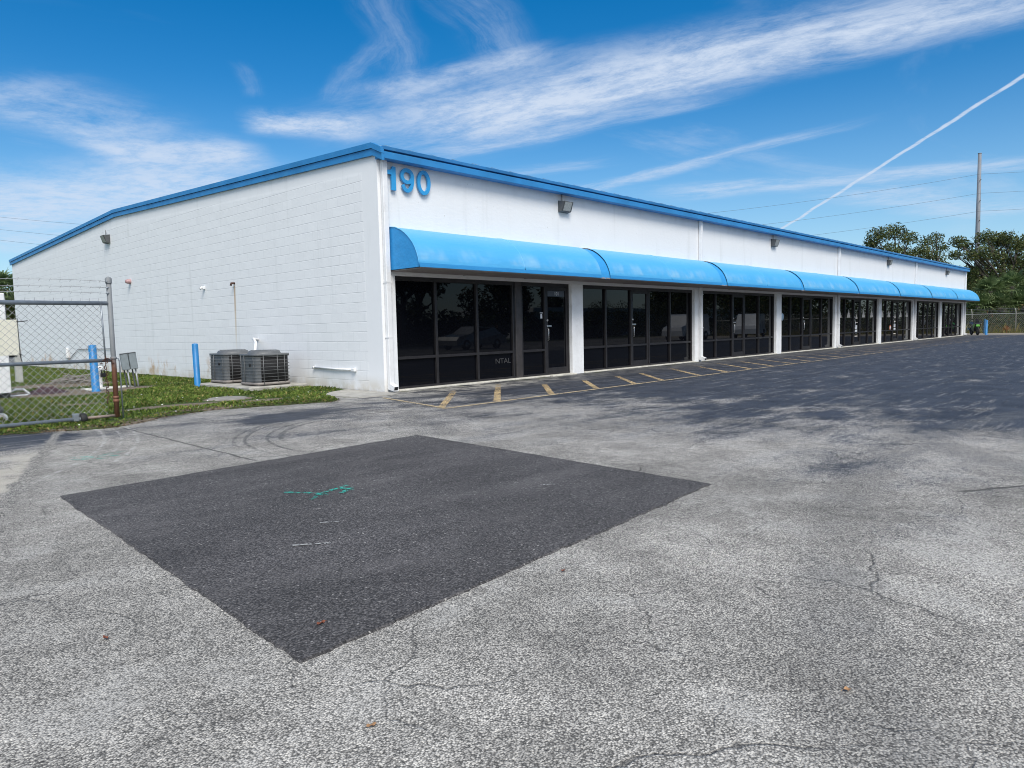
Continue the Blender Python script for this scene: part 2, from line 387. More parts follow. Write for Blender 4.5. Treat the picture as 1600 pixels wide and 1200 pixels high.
    h = t.m('SUBTRACT', t.m('SUBTRACT', t.m('MULTIPLY', r1, .45), t.m('MULTIPLY', gap, .75)), t.m('MULTIPLY', crack, 1.6))
    h = t.m('ADD', h, t.m('MULTIPLY', fine, .5))
    bn = t.n('ShaderNodeBump', None, Strength=.6, Distance=.005, Height=h)
    t.set(b.inputs['Normal'], bn.outputs[0])
    return m

def patch_mat():
    m, t, b, co = newmat('new_asphalt', '2D')
    x, y, z = t.sep(co)
    v1 = t.vor(co, 105.); r1 = t.sep(v1.outputs['Color'])[0]
    st = t.ramp(r1, [(0., (.030, .029, .029)), (.5, (.076, .073, .073)), (.93, (.128, .123, .121)), (.99, (.17, .165, .16)), (1., (.36, .35, .33))])
    gap = t.mr(v1.outputs['Distance'], .40, .72)
    st = t.mix(t.m('MULTIPLY', gap, .7), st, (.024, .023, .023))
    a = t.noise(t.scale(co, (.6, 2.4, 1)), 1.3, 5, .62); bb = t.noise(co, .7, 4); cc = t.noise(co, 7., 4)
    tone = t.m('MULTIPLY', t.mr(a, .25, .75, .82, 1.22, False), t.mr(bb, .3, .7, .86, 1.16, False))
    c = t.mix(1., st, t.comb(tone, t.m('MULTIPLY', tone, .985), t.m('MULTIPLY', tone, .99)), 'MULTIPLY')
    dust = t.mr(t.noise(t.scale(co, (1., 2.0, 1)), .9, 5, .65), .52, .74, 0, .25)
    c = t.mix(dust, c, (.160, .150, .148))
    t.set(b.inputs['Base Color'], c)
    b.inputs['Roughness'].default_value = .85; b.inputs['Specular IOR Level'].default_value = .35
    h = t.m('ADD', t.m('SUBTRACT', t.m('MULTIPLY', r1, .4), gap), t.m('MULTIPLY', cc, .5))
    t.set(b.inputs['Normal'], t.n('ShaderNodeBump', None, Strength=.6, Distance=.004, Height=h).outputs[0])
    return m

def worn_paint(name, color, keep):
    m, t, b, co = newmat(name)
    n1 = t.noise(co, 22., 5, .7); n2 = t.noise(co, 2.2, 4); v = t.sep(t.vor(co, 70.).outputs['Color'])[0]
    c = t.mix(t.mr(n1, .3, .7), tuple(k * .72 for k in color), color)
    t.set(b.inputs['Base Color'], c); b.inputs['Roughness'].default_value = .8
    k = t.m('ADD', t.m('MULTIPLY', n1, .5), t.m('ADD', t.m('MULTIPLY', n2, .5), t.m('MULTIPLY', v, .30)))
    x, y, z = t.sep(co)
    k = t.m('ADD', k, t.mr(x, 4., 30., 0., .14, False))
    if name == 'hatch_yellow': k = t.m('ADD', k, t.mr(y, -2.3, -1.0, 0., .10))
    t.set(b.inputs['Alpha'], t.mr(k, keep - .05, keep + .06, 1., 0.))
    return m

def lawn_mat():
    m, t, b, co = newmat('lawn_soil', '2D')
    n1 = t.noise(co, 1.4, 5, .6); n2 = t.noise(co, 18., 5, .7); n3 = t.noise(co, .5, 3)
    g = t.mix(t.mr(n2, .3, .7), (.022, .040, .010), (.070, .105, .028))
    d = t.mix(t.mr(n2, .3, .7), (.10, .082, .058), (.24, .20, .155))
    x, y, z = t.sep(co)
    s = t.m('MULTIPLY', t.m('SUBTRACT', n1, .5), 1.1)
    for (bx, by, rx, ry, a) in BARE:
        dd = t.m('ADD', t.m('POWER', t.m('DIVIDE', t.m('SUBTRACT', x, bx), rx), 2.), t.m('POWER', t.m('DIVIDE', t.m('SUBTRACT', y, by), ry), 2.))
        s = t.m('ADD', s, t.mr(dd, 0.2, 1.2, a, 0))
    t.set(b.inputs['Base Color'], t.mix(t.mr(s, .25, .55), g, d)); b.inputs['Roughness'].default_value = .95
    b.inputs['Specular IOR Level'].default_value = .2
    t.set(b.inputs['Normal'], t.n('ShaderNodeBump', None, Strength=.8, Distance=.03, Height=n2).outputs[0])
    return m
BARE = [(-3.75, .95, .95, .40, 1.), (-2.35, .50, .5, .35, .8), (-4.0, 6.6, 1.6, 1.3, 1.), (-3.2, 9.6, 1.3, 1.3, 1.), (-2.6, 6.6, .8, .6, .6), (-5.3, -.80, 1.2, .30, .5), (-3.6, .05, 1.0, .22, .6), (-4.5, -.40, .7, .25, .4), (-4.6, 3.0, .6, .5, .5), (-2.58, 1.40, .50, .50, 1.)]

# ------------------------------------------------------------------ other materials
def side_wall_mat():
    m, t, b, co = newmat('painted_block')
    x, y, z = t.sep(co)
    vec = t.comb(y, t.m('SUBTRACT', z, .0128))
    zc = t.m('DIVIDE', t.m('SUBTRACT', z, .0128), .2032); row = t.m('FLOOR', zc)
    hj = t.mr(t.m('ABSOLUTE', t.m('SUBTRACT', t.m('FRACT', t.m('ADD', zc, .5)), .5)), .018, .050, 1, 0)
    yc = t.m('ADD', t.m('DIVIDE', y, .4064), t.m('MULTIPLY', row, .5))
    vj = t.mr(t.m('ABSOLUTE', t.m('SUBTRACT', t.m('FRACT', t.m('ADD', yc, .5)), .5)), .010, .026, 1, 0)
    hv = t.m('MULTIPLY', hj, t.mr(t.noise(t.comb(t.m('MULTIPLY', y, .6), t.m('MULTIPLY', z, 3.))  , 1.3, 3), .30, .55, .25, 1.))
    joint = t.m('MAXIMUM', hv, t.m('MULTIPLY', vj, .40))
    tone = t.sep(t.n('ShaderNodeTexWhiteNoise', {'noise_dimensions': '2D'}, Vector=t.comb(t.m('FLOOR', yc), row)).outputs['Color'])[0]
    blk = t.mix(t.m('MULTIPLY', joint, .44), t.mix(tone, (.785, .795, .81), (.815, .825, .84)), (.46, .475, .495))
    top = t.m('SUBTRACT', t.m('MULTIPLY_ADD', t.m('ABSOLUTE', t.m('SUBTRACT', y, 14.6)), -.0377, 5.0), z)   # distance below the rake band
    sh = t.m('MULTIPLY', t.mr(y, .50, .54), t.mr(top, .0, .08))
    nb = t.noise(co, 2.2, 5, .6); nf = t.noise(co, 25., 4, .6)
    vis = t.m('MULTIPLY', sh, t.mr(nb, .3, .6, .35, 1.))
    flat = t.mix(nb, (.78, .79, .805), (.83, .84, .855))
    c = t.mix(vis, flat, blk)
    c = t.mix(t.mr(nf, .62, .8, 0, .12), c, (.55, .56, .57))
    # rust run below the pipe stub, rusty splash at the foot of the wall
    rs = t.m('MULTIPLY', t.mr(t.m('ABSOLUTE', t.m('SUBTRACT', y, t.m('ADD', 6.27, t.m('MULTIPLY', t.m('SUBTRACT', 2.5, z), .035)))), .015, .065, 1, 0), t.m('MULTIPLY', t.mr(z, .55, 1.5), t.mr(z, 2.48, 2.52, 1, 0)))
    c = t.mix(t.m('MULTIPLY', rs, t.mr(z, .5, 2.5, .30, .75)), c, t.mix(t.mr(z, .8, 2.3), (.62, .52, .33), (.42, .25, .10)))
    rb = t.m('MULTIPLY', t.mr(t.noise(t.comb(t.m('MULTIPLY', y, .9), t.m('MULTIPLY', z, .7)), 1.7, 4, .65), .50, .68), t.mr(z, .25, .80, 1, 0))
    rb = t.m('MULTIPLY', rb, t.mr(y, 7., 8.2)); rb = t.m('MULTIPLY', rb, t.mr(y, 24., 30., 1, 0))
    c = t.mix(t.m('MULTIPLY', rb, .85), c, (.50, .32, .17))
    ft = t.m('MULTIPLY', t.mr(z, .0, .40, 1, 0), t.mr(nb, .30, .62))
    c = t.mix(t.m('MULTIPLY', ft, .65), c, (.50, .44, .33))
    st = t.noise(t.comb(t.m('MULTIPLY', y, 3.), t.m('MULTIPLY', z, .25)), 1., 4, .6)
    c = t.mix(t.mr(st, .54, .78, 0, .36), c, (.56, .58, .58))
    t.set(b.inputs['Base Color'], c); b.inputs['Roughness'].default_value = .75; b.inputs['Specular IOR Level'].default_value = .3
    h = t.m('ADD', t.m('MULTIPLY', t.m('SUBTRACT', 1., joint), vis), t.m('MULTIPLY', nf, .22))
    t.set(b.inputs['Normal'], t.n('ShaderNodeBump', None, Strength=.4, Distance=.008, Height=h).outputs[0])
    return m
def front_wall_mat():
    m, t, b, co = newmat('painted_stucco')
    x, y, z = t.sep(co)
    nb = t.noise(co, .9, 5, .6); nf = t.noise(t.scale(co, (1, 1, 2.2)), 7., 5, .65); sp = t.noise(co, 14., 3, .5)
    c = t.mix(nb, (.735, .74, .745), (.80, .805, .81))
    c = t.mix(t.mr(nf, .62, .80, 0, .16), c, (.60, .61, .62))
    c = t.mix(t.mr(sp, .70, .76, 0, .6), c, (.42, .40, .37))
    st = t.noise(t.comb(t.m('MULTIPLY', x, 2.2), t.m('MULTIPLY', z, .2)), 1., 4, .6)
    c = t.mix(t.mr(st, .54, .76, 0, .38), c, (.56, .565, .55))
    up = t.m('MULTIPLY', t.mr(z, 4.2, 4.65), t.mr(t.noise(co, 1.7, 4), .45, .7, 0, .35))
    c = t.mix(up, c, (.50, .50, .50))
    t.set(b.inputs['Base Color'], c); b.inputs['Roughness'].default_value = .7; b.inputs['Specular IOR Level'].default_value = .3
    t.set(b.inputs['Normal'], t.n('ShaderNodeBump', None, Strength=.45, Distance=.012, Height=nf).outputs[0])
    return m
def awning_mat(name, faded):
    m, t, b, co = newmat(name)
    x, y, z = t.sep(co)
    n = t.noise(co, 1.1, 5, .6); n2 = t.noise(t.scale(co, (1.5, 1, 1.1)), 1.6, 2.5, .5)
    c = t.mix(n, (.030, .265, .60), (.042, .305, .66))
    if faded:
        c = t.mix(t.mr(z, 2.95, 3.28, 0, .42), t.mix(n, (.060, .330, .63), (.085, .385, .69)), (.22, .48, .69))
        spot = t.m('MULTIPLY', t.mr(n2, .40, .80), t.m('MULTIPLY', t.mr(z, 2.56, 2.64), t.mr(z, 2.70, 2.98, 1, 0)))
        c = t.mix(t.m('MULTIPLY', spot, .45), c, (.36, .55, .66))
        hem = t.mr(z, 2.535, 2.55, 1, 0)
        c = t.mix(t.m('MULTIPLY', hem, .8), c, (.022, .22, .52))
    t.set(b.inputs['Base Color'], c); b.inputs['Roughness'].default_value = .55; b.inputs['Specular IOR Level'].default_value = .35
    wv = t.noise(t.scale(co, (1.2, 4, 4)), 1.2, 3)
    t.set(b.inputs['Normal'], t.n('ShaderNodeBump', None, Strength=.35, Distance=.05, Height=wv).outputs[0])
    return m
def glass_mat():
    m, t, b, co = newmat('dark_tinted_glass')
    g = t.noise(co, .6, 2); dz = t.noise(co, 5., 5, .7)
    b.inputs['Base Color'].default_value = (.0035, .004, .006, 1)
    t.set(b.inputs['Roughness'], t.mr(dz, .5, .8, .012, .05)); b.inputs['IOR'].default_value = 1.45; b.inputs['Specular IOR Level'].default_value = .26
    t.set(b.inputs['Normal'], t.n('ShaderNodeBump', None, Strength=.05, Distance=.02, Height=g).outputs[0])
    return m
def leaf_mat(name, a, bcol, c3=None, amt=.12):
    m, t, b, co = newmat(name)
    ri = t.n('ShaderNodeNewGeometry').outputs['Random Per Island']
    c = t.mix(ri, a, bcol)
    if c3: c = t.mix(t.mr(t.m('FRACT', t.m('MULTIPLY', ri, 37.7)), 1 - amt, 1 - amt + .02), c, c3)
    nz = t.noise(co, .7, 3); k = t.mr(nz, .3, .7, .7, 1.3)
    c = t.mix(1., c, t.comb(k, k, k), 'MULTIPLY')
    t.set(b.inputs['Base Color'], c); b.inputs['Roughness'].default_value = .6; b.inputs['Specular IOR Level'].default_value = .25
    tr = t.n('ShaderNodeBsdfTranslucent', None, Color=c)
    mx = t.n('ShaderNodeMixShader', None, Fac=.22); m.node_tree.links.new(b.outputs[0], mx.inputs[1]); m.node_tree.links.new(tr.outputs[0], mx.inputs[2])
    o = [n for n in m.node_tree.nodes if n.type == 'OUTPUT_MATERIAL'][0]; m.node_tree.links.new(mx.outputs[0], o.inputs[0])
    return m
def rusty_pipe_mat():
    m, t, b, co = newmat('rusting_pipe')
    x, y, z = t.sep(co)
    n = t.noise(co, 9., 5, .7)
    rust = t.mix(n, (.13, .055, .032), (.27, .125, .075)); gal = t.mix(n, (.15, .165, .175), (.24, .25, .26))
    k = t.mr(t.m('ADD', z, t.m('MULTIPLY', n, .5)), .98, 1.22, 1, 0)
    t.set(b.inputs['Base Color'], t.mix(k, gal, rust)); b.inputs['Roughness'].default_value = .65
    return m

WALLS = side_wall_mat(); WALLF = front_wall_mat()
TRIM_W = mat('white_trim_paint', (.76, .765, .775), .5, .05, 3., bump=.1, dirt=((.50, .48, .44), .25))
PILLAR = mat('white_pillar_paint', (.83, .84, .85), .6, .06, 2.5, bump=.15, bscale=30, dirt=((.48, .46, .42), .28))
BLUE = mat('blue_trim_paint', (.030, .215, .50), .45, .10, 1.5, bump=.05, dirt=((.06, .28, .52), .4))
BLUE_D = mat('blue_roof_edge_paint', (.024, .165, .40), .5, .14, 1.5, dirt=((.06, .22, .40), .5))
ROOF = mat('roof_metal', (.16, .30, .44), .45, .15, .7, dirt=((.25, .24, .22), .5))
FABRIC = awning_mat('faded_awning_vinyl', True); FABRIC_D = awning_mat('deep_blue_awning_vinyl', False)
SOFFIT = mat('soffit_panel', (.27, .245, .24), .8, .12, 2., dirt=((.20, .17, .15), .5))
BRONZE = mat('dark_bronze_frame', (.026, .024, .026), .45, .15, 6., metal=.2)
BRONZE_L = mat('worn_bronze_frame', (.058, .052, .052), .5, .15, 6., metal=.2)
GLASS = glass_mat()
CONC = mat('pale_concrete', (.36, .345, .31), .9, .18, 4., bump=.4, dirt=((.16, .15, .12), .5))
CONC_W = mat('whitewashed_sill', (.56, .54, .48), .85, .2, 3., bump=.4, dirt=((.22, .20, .15), .6))
DGREY = mat('dark_grey_metal', (.075, .08, .085), .5, .15, 12.)
LENS = mat('lamp_lens', (.34, .35, .34), .2, .15, 25.)
CHROME = mat('brushed_steel', (.55, .55, .56), .3, .08, 20., metal=.9)
STICK_W = mat('white_sticker', (.70, .72, .76), .5, .08, 20.); STICK_G = mat('pale_decal', (.66, .60, .53), .6, .12, 30.)
STICK_O = mat('orange_sticker', (.55, .16, .06), .5, .1, 20.); GHOST = mat('ghost_lettering', (.050, .050, .052), .7, .2, 30.)
STICK_B = mat('light_blue_sticker', (.40, .55, .68), .5, .1, 20.)
GALV = mat('galvanized_pipe', (.27, .30, .33), .45, .14, 8., metal=.45); GALV_L = mat('galvanized_wire', (.36, .37, .38), .5, .15, 12., metal=.35)
RUSTP = rusty_pipe_mat(); RUST = mat('brown_rust', (.075, .035, .025), .8, .35, 14., bump=.4)
RUBBER = mat('black_rubber', (.018, .018, .019), .75, .25, 12.)
CREAM = mat('cream_sign_panel', (.76, .74, .62), .5, .04, 2.)
BOLL = mat('blue_bollard_paint', (.015, .175, .43), .42, .10, 3., bump=.05, dirt=((.03, .14, .32), .35))
UTIL = mat('grey_utility_paint', (.22, .255, .275), .5, .10, 5., dirt=((.12, .13, .13), .3))
AC_C = mat('condenser_casing', (.105, .112, .120), .5, .14, 6., dirt=((.19, .18, .17), .3)); AC_D = mat('condenser_coil', (.013, .013, .015), .7, .3, 30.)
AC_L = mat('condenser_guard', (.15, .155, .16), .5, .12, 8., metal=.2); AC_B = mat('condenser_base', (.24, .215, .20), .6, .18, 8.)
BARK = mat('bark', (.062, .054, .044), .9, .35, 9., bump=.8, bscale=14)
POLE = mat('weathered_pole', (.19, .205, .23), .6, .1, .5)
WHITE_PL = mat('white_plastic', (.74, .75, .76), .5, .06, 5., dirt=((.45, .42, .36), .3))
RED_PL = mat('faded_red_plastic', (.42, .26, .26), .5, .1, 20.)
BLACK_P = mat('black_paint', (.015, .015, .017), .35, .2, 6.); GREEN_P = mat('lime_green_paint', (.14, .42, .08), .3, .1, 5., coat=.4)
TEAL = worn_paint('teal_spray_paint', (.03, .42, .34), .62)
LOT = lot_mat(); PATCH = patch_mat(); LAWN = lawn_mat()
YEL = worn_paint('lane_yellow', (.56, .44, .26), .70); YEL2 = worn_paint('hatch_yellow', (.60, .44, .23), .685)
OAK_L = leaf_mat('oak_leaf', (.034, .054, .018), (.115, .145, .048), (.15, .135, .05)); PALM_L = leaf_mat('palm_leaf', (.060, .105, .036), (.20, .26, .11))
DARK_L = leaf_mat('shrub_leaf', (.024, .042, .013), (.088, .118, .036), (.17, .095, .035), .08); GRASS_L = leaf_mat('weed_leaf', (.052, .092, .014), (.165, .225, .042), (.27, .22, .08), .12)
DRY_L = leaf_mat('dry_frond', (.12, .055, .022), (.24, .11, .045)); LEAFB = mat('dry_brown_leaf', (.20, .065, .03), .6, .35, 30.); LEAFT = mat('dry_tan_leaf', (.34, .19, .09), .6, .3, 30.)
PETAL = mat('paper_white', (.72, .72, .70), .7, .1, 10.)

# ------------------------------------------------------------------ setting
def sheet(name, poly, z, m, kind='structure'):
    mb = MB(); mb.add([(x, y, z) for x, y in poly], [tuple(range(len(poly)))]); o = mb.build(name, m)
    if o.data.polygons[0].normal.z < 0: o.data.flip_normals()
    return tag(o, kind=kind)
sheet('parking_lot', [(-1500, -1500), (1500, -1500), (1500, 1500), (-1500, 1500)], 0, LOT)
# asphalt patch: jagged edge, slightly proud of the lot
def jag(a, b, amp, n):
    a, b = np.array(a), np.array(b); d = b - a; nn = np.array([-d[1], d[0]]) / np.linalg.norm(d); o = []; k = 0.
    for i in range(n):
        k = k * .6 + RNG.normal() * amp; o.append(tuple(a + d * i / n + nn * (k if i else 0)))
    return o
c4 = [(-7.14, -5.371), (-7.389, -9.373), (-3.72, -9.125), (-3.391, -5.171)]
poly = jag(c4[0], c4[1], .0035, 140) + jag(c4[1], c4[2], .0045, 140) + jag(c4[2], c4[3], .004, 60) + jag(c4[3], c4[0], .004, 60)
mb = MB(); n = len(poly); cx, cy = np.mean([p[0] for p in poly]), np.mean([p[1] for p in poly])
inn = [(x + (cx - x) * .006, y + (cy - y) * .006) for x, y in poly]
mb.add([(x, y, .0005) for x, y in poly] + [(x, y, .008) for x, y in inn], [(i, (i + 1) % n, n + (i + 1) % n, n + i) for i in range(n)] + [tuple(range(n, 2 * n))])
tag(mb.build('asphalt_patch', PATCH), kind='structure')
# crumbled pale lip along the south-east edge of the patch
mb = MB()
for i in range(170):
    u = RNG.beta(1.2, 1.2); e = RNG.integers(0, 3)
    a, b2 = [(c4[1], c4[2]), (c4[0], c4[1]), (c4[1], c4[2])][e]
    p = np.array(a) * (1 - u) + np.array(b2) * u; off = abs(RNG.normal()) * .02 + .006
    d = np.array(b2) - np.array(a); nn = np.array([d[1], -d[0]]) / np.linalg.norm(d); p = p + nn * off
    r = RNG.uniform(.003, .008); h = r * 1.1
    mb.add([(p[0] - r, p[1], 0), (p[0], p[1] - r * .8, 0), (p[0] + r, p[1], 0), (p[0], p[1] + r * .7, 0), (p[0], p[1], h)], [(0, 1, 4), (1, 2, 4), (2, 3, 4), (3, 0, 4)])
tag(mb.build('gravel_crumbs', mat('grey_grit', (.20, .20, .195), .9, .3, 60.)), kind='stuff')
# worn white scuffs and teal utility marking on the patch
def strokes(name, lines, w, z, m, kind='structure'):
    mb = MB()
    for pts in lines:
        for (ax, ay), (bx, by) in zip(pts[:-1], pts[1:]):
            L = math.hypot(bx - ax, by - ay); nx, ny = -(by - ay) / L * w / 2, (bx - ax) / L * w / 2
            mb.add([(ax + nx, ay + ny, z), (ax - nx, ay - ny, z), (bx - nx, by - ny, z), (bx + nx, by + ny, z)], [(0, 1, 2, 3)])
            z += .0004
    o = mb.build(name, m); return tag(o, kind=kind)
strokes('teal_paint_marking', [[(-5.97, -6.72), (-5.86, -6.90), (-5.80, -7.06)], [(-5.98, -7.10), (-5.80, -6.98), (-5.62, -6.93), (-5.52, -6.90)], [(-5.72, -7.10), (-5.56, -7.02)], [(-5.62, -6.93), (-5.60, -7.08)]], .04, .0125, TEAL)
strokes('white_scuff_marking', [[(-6.66, -8.02), (-6.48, -8.16)], [(-6.28, -7.72), (-6.18, -7.79)], [(-4.60, -8.12), (-4.48, -8.18)]], .022, .0125, worn_paint('white_scuff_paint', (.42, .42, .41), .64))
# parking hatch: one long line and the diagonals
def stripe(ax, ay, bx, by, w, z, m):
    L = math.hypot(bx - ax, by - ay); tx, ty = (bx - ax) / L, (by - ay) / L; mb = MB(); k = max(2, int(L / .6)); vs = []
    for i in range(k + 1):
        x, y = ax + tx * L * i / k, ay + ty * L * i / k
        for sgn in (-1, 1):
            ww = w / 2 * (1 + RNG.uniform(-.06, .06)); vs.append((x - ty * ww * sgn, y + tx * ww * sgn, z))
    mb.add(vs, [(2 * i, 2 * i + 1, 2 * i + 3, 2 * i + 2) for i in range(k)])
    o = mb.build('parking_line_marking', m); return tag(o, kind='structure')
stripe(-1.35, -3.30, 52.5, -3.30, .10, .0045, YEL)
stripe(-1.30, -3.34, -.75, -.95, .07, .0085, YEL)
xs = [-1.32, -.05, 1.40, 2.80, 4.15, 5.25]; xx = 6.95
while xx < 50: xs.append(xx); xx += 1.42
for i, x in enumerate(xs):
    y1 = [-.98, -.62, -1.55, -1.6, -1.6, -1.5][i] if i < 6 else -1.0
    stripe(x, -3.22, x + (y1 + 3.22) * 1.04, y1, .12, .0045, YEL2)
# concrete wedge at the corner, sill kerb, lawn
mb = MB(); mb.extr([(-1.15, .70), (-1.0, -.55), (-.25, -.62), (-.02, -.5), (-.02, 1.35)], -.02, .016, 'z'); tag(mb.build('concrete_path', CONC), kind='structure')
EDGE = [(-30., -.45), (-12., -.5), (-6.57, -.58), (-5.39, -1.06), (-4.66, -.55), (-3.54, 0.0), (-2.6, -.32), (-1.63, -.72), (-1.25, -.1), (-1.12, .65), (-.03, 1.4)]
def edge_y(x): return np.interp(x, [e[0] for e in EDGE], [e[1] for e in EDGE])
ex = np.linspace(-30, -.03, 160)
lp = [(float(x), float(edge_y(x) + .05 * RNG.normal())) for x in ex]
mb = MB(); lp2 = lp + [(-.03, 29.), (-.03, 70.), (-30, 70.)]
mb.add([(x, y, .022) for x, y in lp2] + [(x, y - .05, 0) for x, y in lp], [tuple(range(len(lp2)))] + [(i, i + 1, len(lp2) + i + 1, len(lp2) + i) for i in range(len(lp) - 1)])
o = mb.build('lawn', LAWN); tag(o, kind='structure')

# weeds and grass: thousands of small blades
def lawn_density(x, y):
    d = np.ones_like(x)
    for (bx, by, rx, ry, a) in BARE:
        d -= np.clip(1.6 - ((x - bx) / rx) ** 2 - ((y - by) / ry) ** 2, 0, 1) * a
    return np.clip(d, .012, 1)
def grass(N):
    x = -RNG.uniform(.02, 1, N) ** 1.0 * 9.5; y = -1.1 + RNG.uniform(0, 1, N) ** 1.7 * 26
    ok = (y > edge_y(x) + RNG.normal(0, .06, N)) & (RNG.uniform(size=N) < lawn_density(x, y))
    pn = np.sin(x * 3.1 + np.sin(y * 2.3) * 1.5) * np.sin(y * 2.7 + x * 1.3)
    ok &= RNG.uniform(size=N) < .62 + .38 * pn
    x, y, pn = x[ok], y[ok], pn[ok]; n = len(x)
    h = RNG.uniform(.02, .062, n) * (1 + .35 * pn) * (.35 + .65 * lawn_density(x, y)); w = RNG.uniform(.006, .020, n); a = RNG.uniform(0, 2 * np.pi, n); ln = RNG.uniform(.2, 1.1, n) * h; la = RNG.uniform(0, 2 * np.pi, n)
    z0 = np.full(n, .018); ux, uy = np.cos(a) * w, np.sin(a) * w; lx, ly = np.cos(la) * ln, np.sin(la) * ln
    V = np.empty((n, 4, 3)); V[:, 0] = np.stack([x, y, z0], 1); V[:, 1] = np.stack([x + lx * .5 + ux, y + ly * .5 + uy, z0 + h * .65], 1)
    V[:, 2] = np.stack([x + lx, y + ly, z0 + h], 1); V[:, 3] = np.stack([x + lx * .5 - ux, y + ly * .5 - uy, z0 + h * .65], 1)
    return V.reshape(-1, 3), np.arange(n * 4).reshape(n, 4)
V, F = grass(210000)
tag(raw_mesh('grass', V, F, GRASS_L), kind='stuff')
# scraps of white litter and petals in the weeds
n = 170; x = -RNG.uniform(.3, 8.5, n); y = -1. + RNG.uniform(0, 1, n) ** 1.6 * 12; ok = y > edge_y(x) + .05; x, y = x[ok], y[ok]; n = len(x)
s = RNG.uniform(.006, .019, n); z = RNG.uniform(.03, .06, n); a = RNG.uniform(0, 6.28, n); V = np.empty((n, 4, 3))
for k in range(4): V[:, k] = np.stack([x + np.cos(a + k * 1.57) * s, y + np.sin(a + k * 1.57) * s, z + np.sin(k * 1.57 + a) * s * .4], 1)
tag(raw_mesh('petal_litter', V.reshape(-1, 3), np.arange(n * 4).reshape(n, 4), PETAL), kind='stuff')

n = 2600; x = -RNG.uniform(1.3, 9, n); y = edge_y(x) + RNG.normal(.02, .13, n); s = RNG.uniform(.008, .03, n); z = np.where(y > edge_y(x), .03, .006) + RNG.uniform(0, .012, n); a = RNG.uniform(0, 6.28, n); V = np.empty((n, 4, 3))
for k in range(4): V[:, k] = np.stack([x + np.cos(a + k * 1.57) * s * (1 if k % 2 else .5), y + np.sin(a + k * 1.57) * s * (1 if k % 2 else .5), z + np.abs(np.sin(k * 1.57 + a)) * s * .4], 1)
tag(raw_mesh('leaf_litter', V.reshape(-1, 3), np.arange(n * 4).reshape(n, 4), leaf_mat('litter_brown', (.075, .045, .025), (.20, .125, .065))), kind='stuff')

# ------------------------------------------------------------------ the building
BL, BW, EZ = 52.15, 28.6, 4.66
bld = thing('commercial_building', (0, 0, 0), 'long white painted block building with blue roof trim and dark shop fronts', 'building')
def zrake(y): return 4.90 + .55 * (1 - abs(y - 14.6) / 14.6)     # underside of roof sheet along the side
mb = MB(); mb.extr([(0, -.3), (BW, -.3), (BW, zrake(BW) - .1), (14.6, zrake(14.6) - .1), (0, zrake(0) - .12)], 0, .2, 'x'); mb.build('side_wall', WALLS, bld)
mb = MB(); mb.extr([(0, -.3), (BW, -.3), (BW, zrake(BW) - .1), (14.6, zrake(14.6) - .1), (0, zrake(0) - .12)], BL - .2, BL, 'x'); mb.build('side_wall', WALLF, bld)
mb = MB(); mb.box(.2, BW - .2, -.3, BL - .2, BW, 4.75); mb.build('rear_wall', WALLF, bld)
mb = MB(); mb.box(.201, 0, 2.36, BL - .201, .2, 4.74); mb.build('front_wall', WALLF, bld)
mb = MB(); mb.box(.25, .9, -.2, BL - .25, 1.0, 2.5); mb.build('interior_partition', BLACK_P, bld)
# roof sheet with standing ribs
mb = MB(); x0, x1 = -.06, BL + .06
mb.extr([(-.20, 4.80), (.05, 4.895), (14.6, 5.46), (BW + .1, 4.93), (BW + .1, 4.96), (14.6, 5.50), (.05, 4.925), (-.20, 4.83)], x0, x1, 'x')
k = .25
while k < BL:
    mb.extr([(-.2, 4.825), (.05, 4.92), (14.55, 5.49), (14.55, 5.53), (.05, 4.95), (-.2, 4.85)], k, k + .05, 'x'); k += .61
mb.build('roof', ROOF, bld)
# rake trim on the gable (two steps) with its dropped front corner
def rake(z_off0, z_off1, xo, m, name):
    mb = MB()
    pts = [(-.26, 4.79), (.05, 4.93), (14.6, 5.49), (BW + .12, 4.96)]
    mb.extr([(p[0], p[1] + z_off1) for p in pts] + [(p[0], p[1] + z_off0) for p in reversed(pts)], xo, -.001, 'x'); return mb.build(name, m, bld)
rake(-.10, .01, -.085, BLUE, 'rake_trim'); rake(-.235, -.11, -.060, BLUE, 'rake_trim'); rake(-.112, -.098, -.035, BLUE_D, 'rake_trim')
# front gutter (stepped box)
mb = MB(); mb.box(-.03, -.25, 4.60, BL + .06, -.10, 4.735, .008); mb.box(-.03, -.12, 4.61, BL + .06, -.002, 4.78); mb.build('gutter', BLUE, bld)
REdge = MB(); REdge.box(-.03, -.262, 4.765, BL + .08, -.10, 4.835, .006); REdge.box(-.03, -.20, 4.735, BL + .05, -.12, 4.765)
mb = MB()
for k in np.arange(.6, BL, .61): mb.lathe([(.018, -.002), (.018, .012), (.0, .016)], 6, (k + .03, -.235, 4.835))
o_ = len(REdge.v); REdge.v += mb.v; REdge.f += [tuple(q + o_ for q in f) for f in mb.f]; REdge.sm += mb.sm; REdge.build('roof_edge', BLUE_D, bld)
mb = MB(); mb.box(-.012, .06, 4.665, .0, BW, 4.69)
# pillars
PX = [(i * 6.47 + 6.12, i * 6.47 + 6.60) for i in range(8)]
PX = [(a, b) if i < 7 else (51.55, 52.14) for i, (a, b) in enumerate(PX)]
mb = MB(); mb.box(.201, -.0, -.2, .36, .3, 2.36, .004); mb.build('column', PILLAR, bld)
for a, b in PX:
    mb = MB(); mb.box(a, 0.0 if b < 52 else .001, -.2, b if b < 52 else BL - .201, .3, 2.36, .008); mb.build('column', PILLAR, bld)
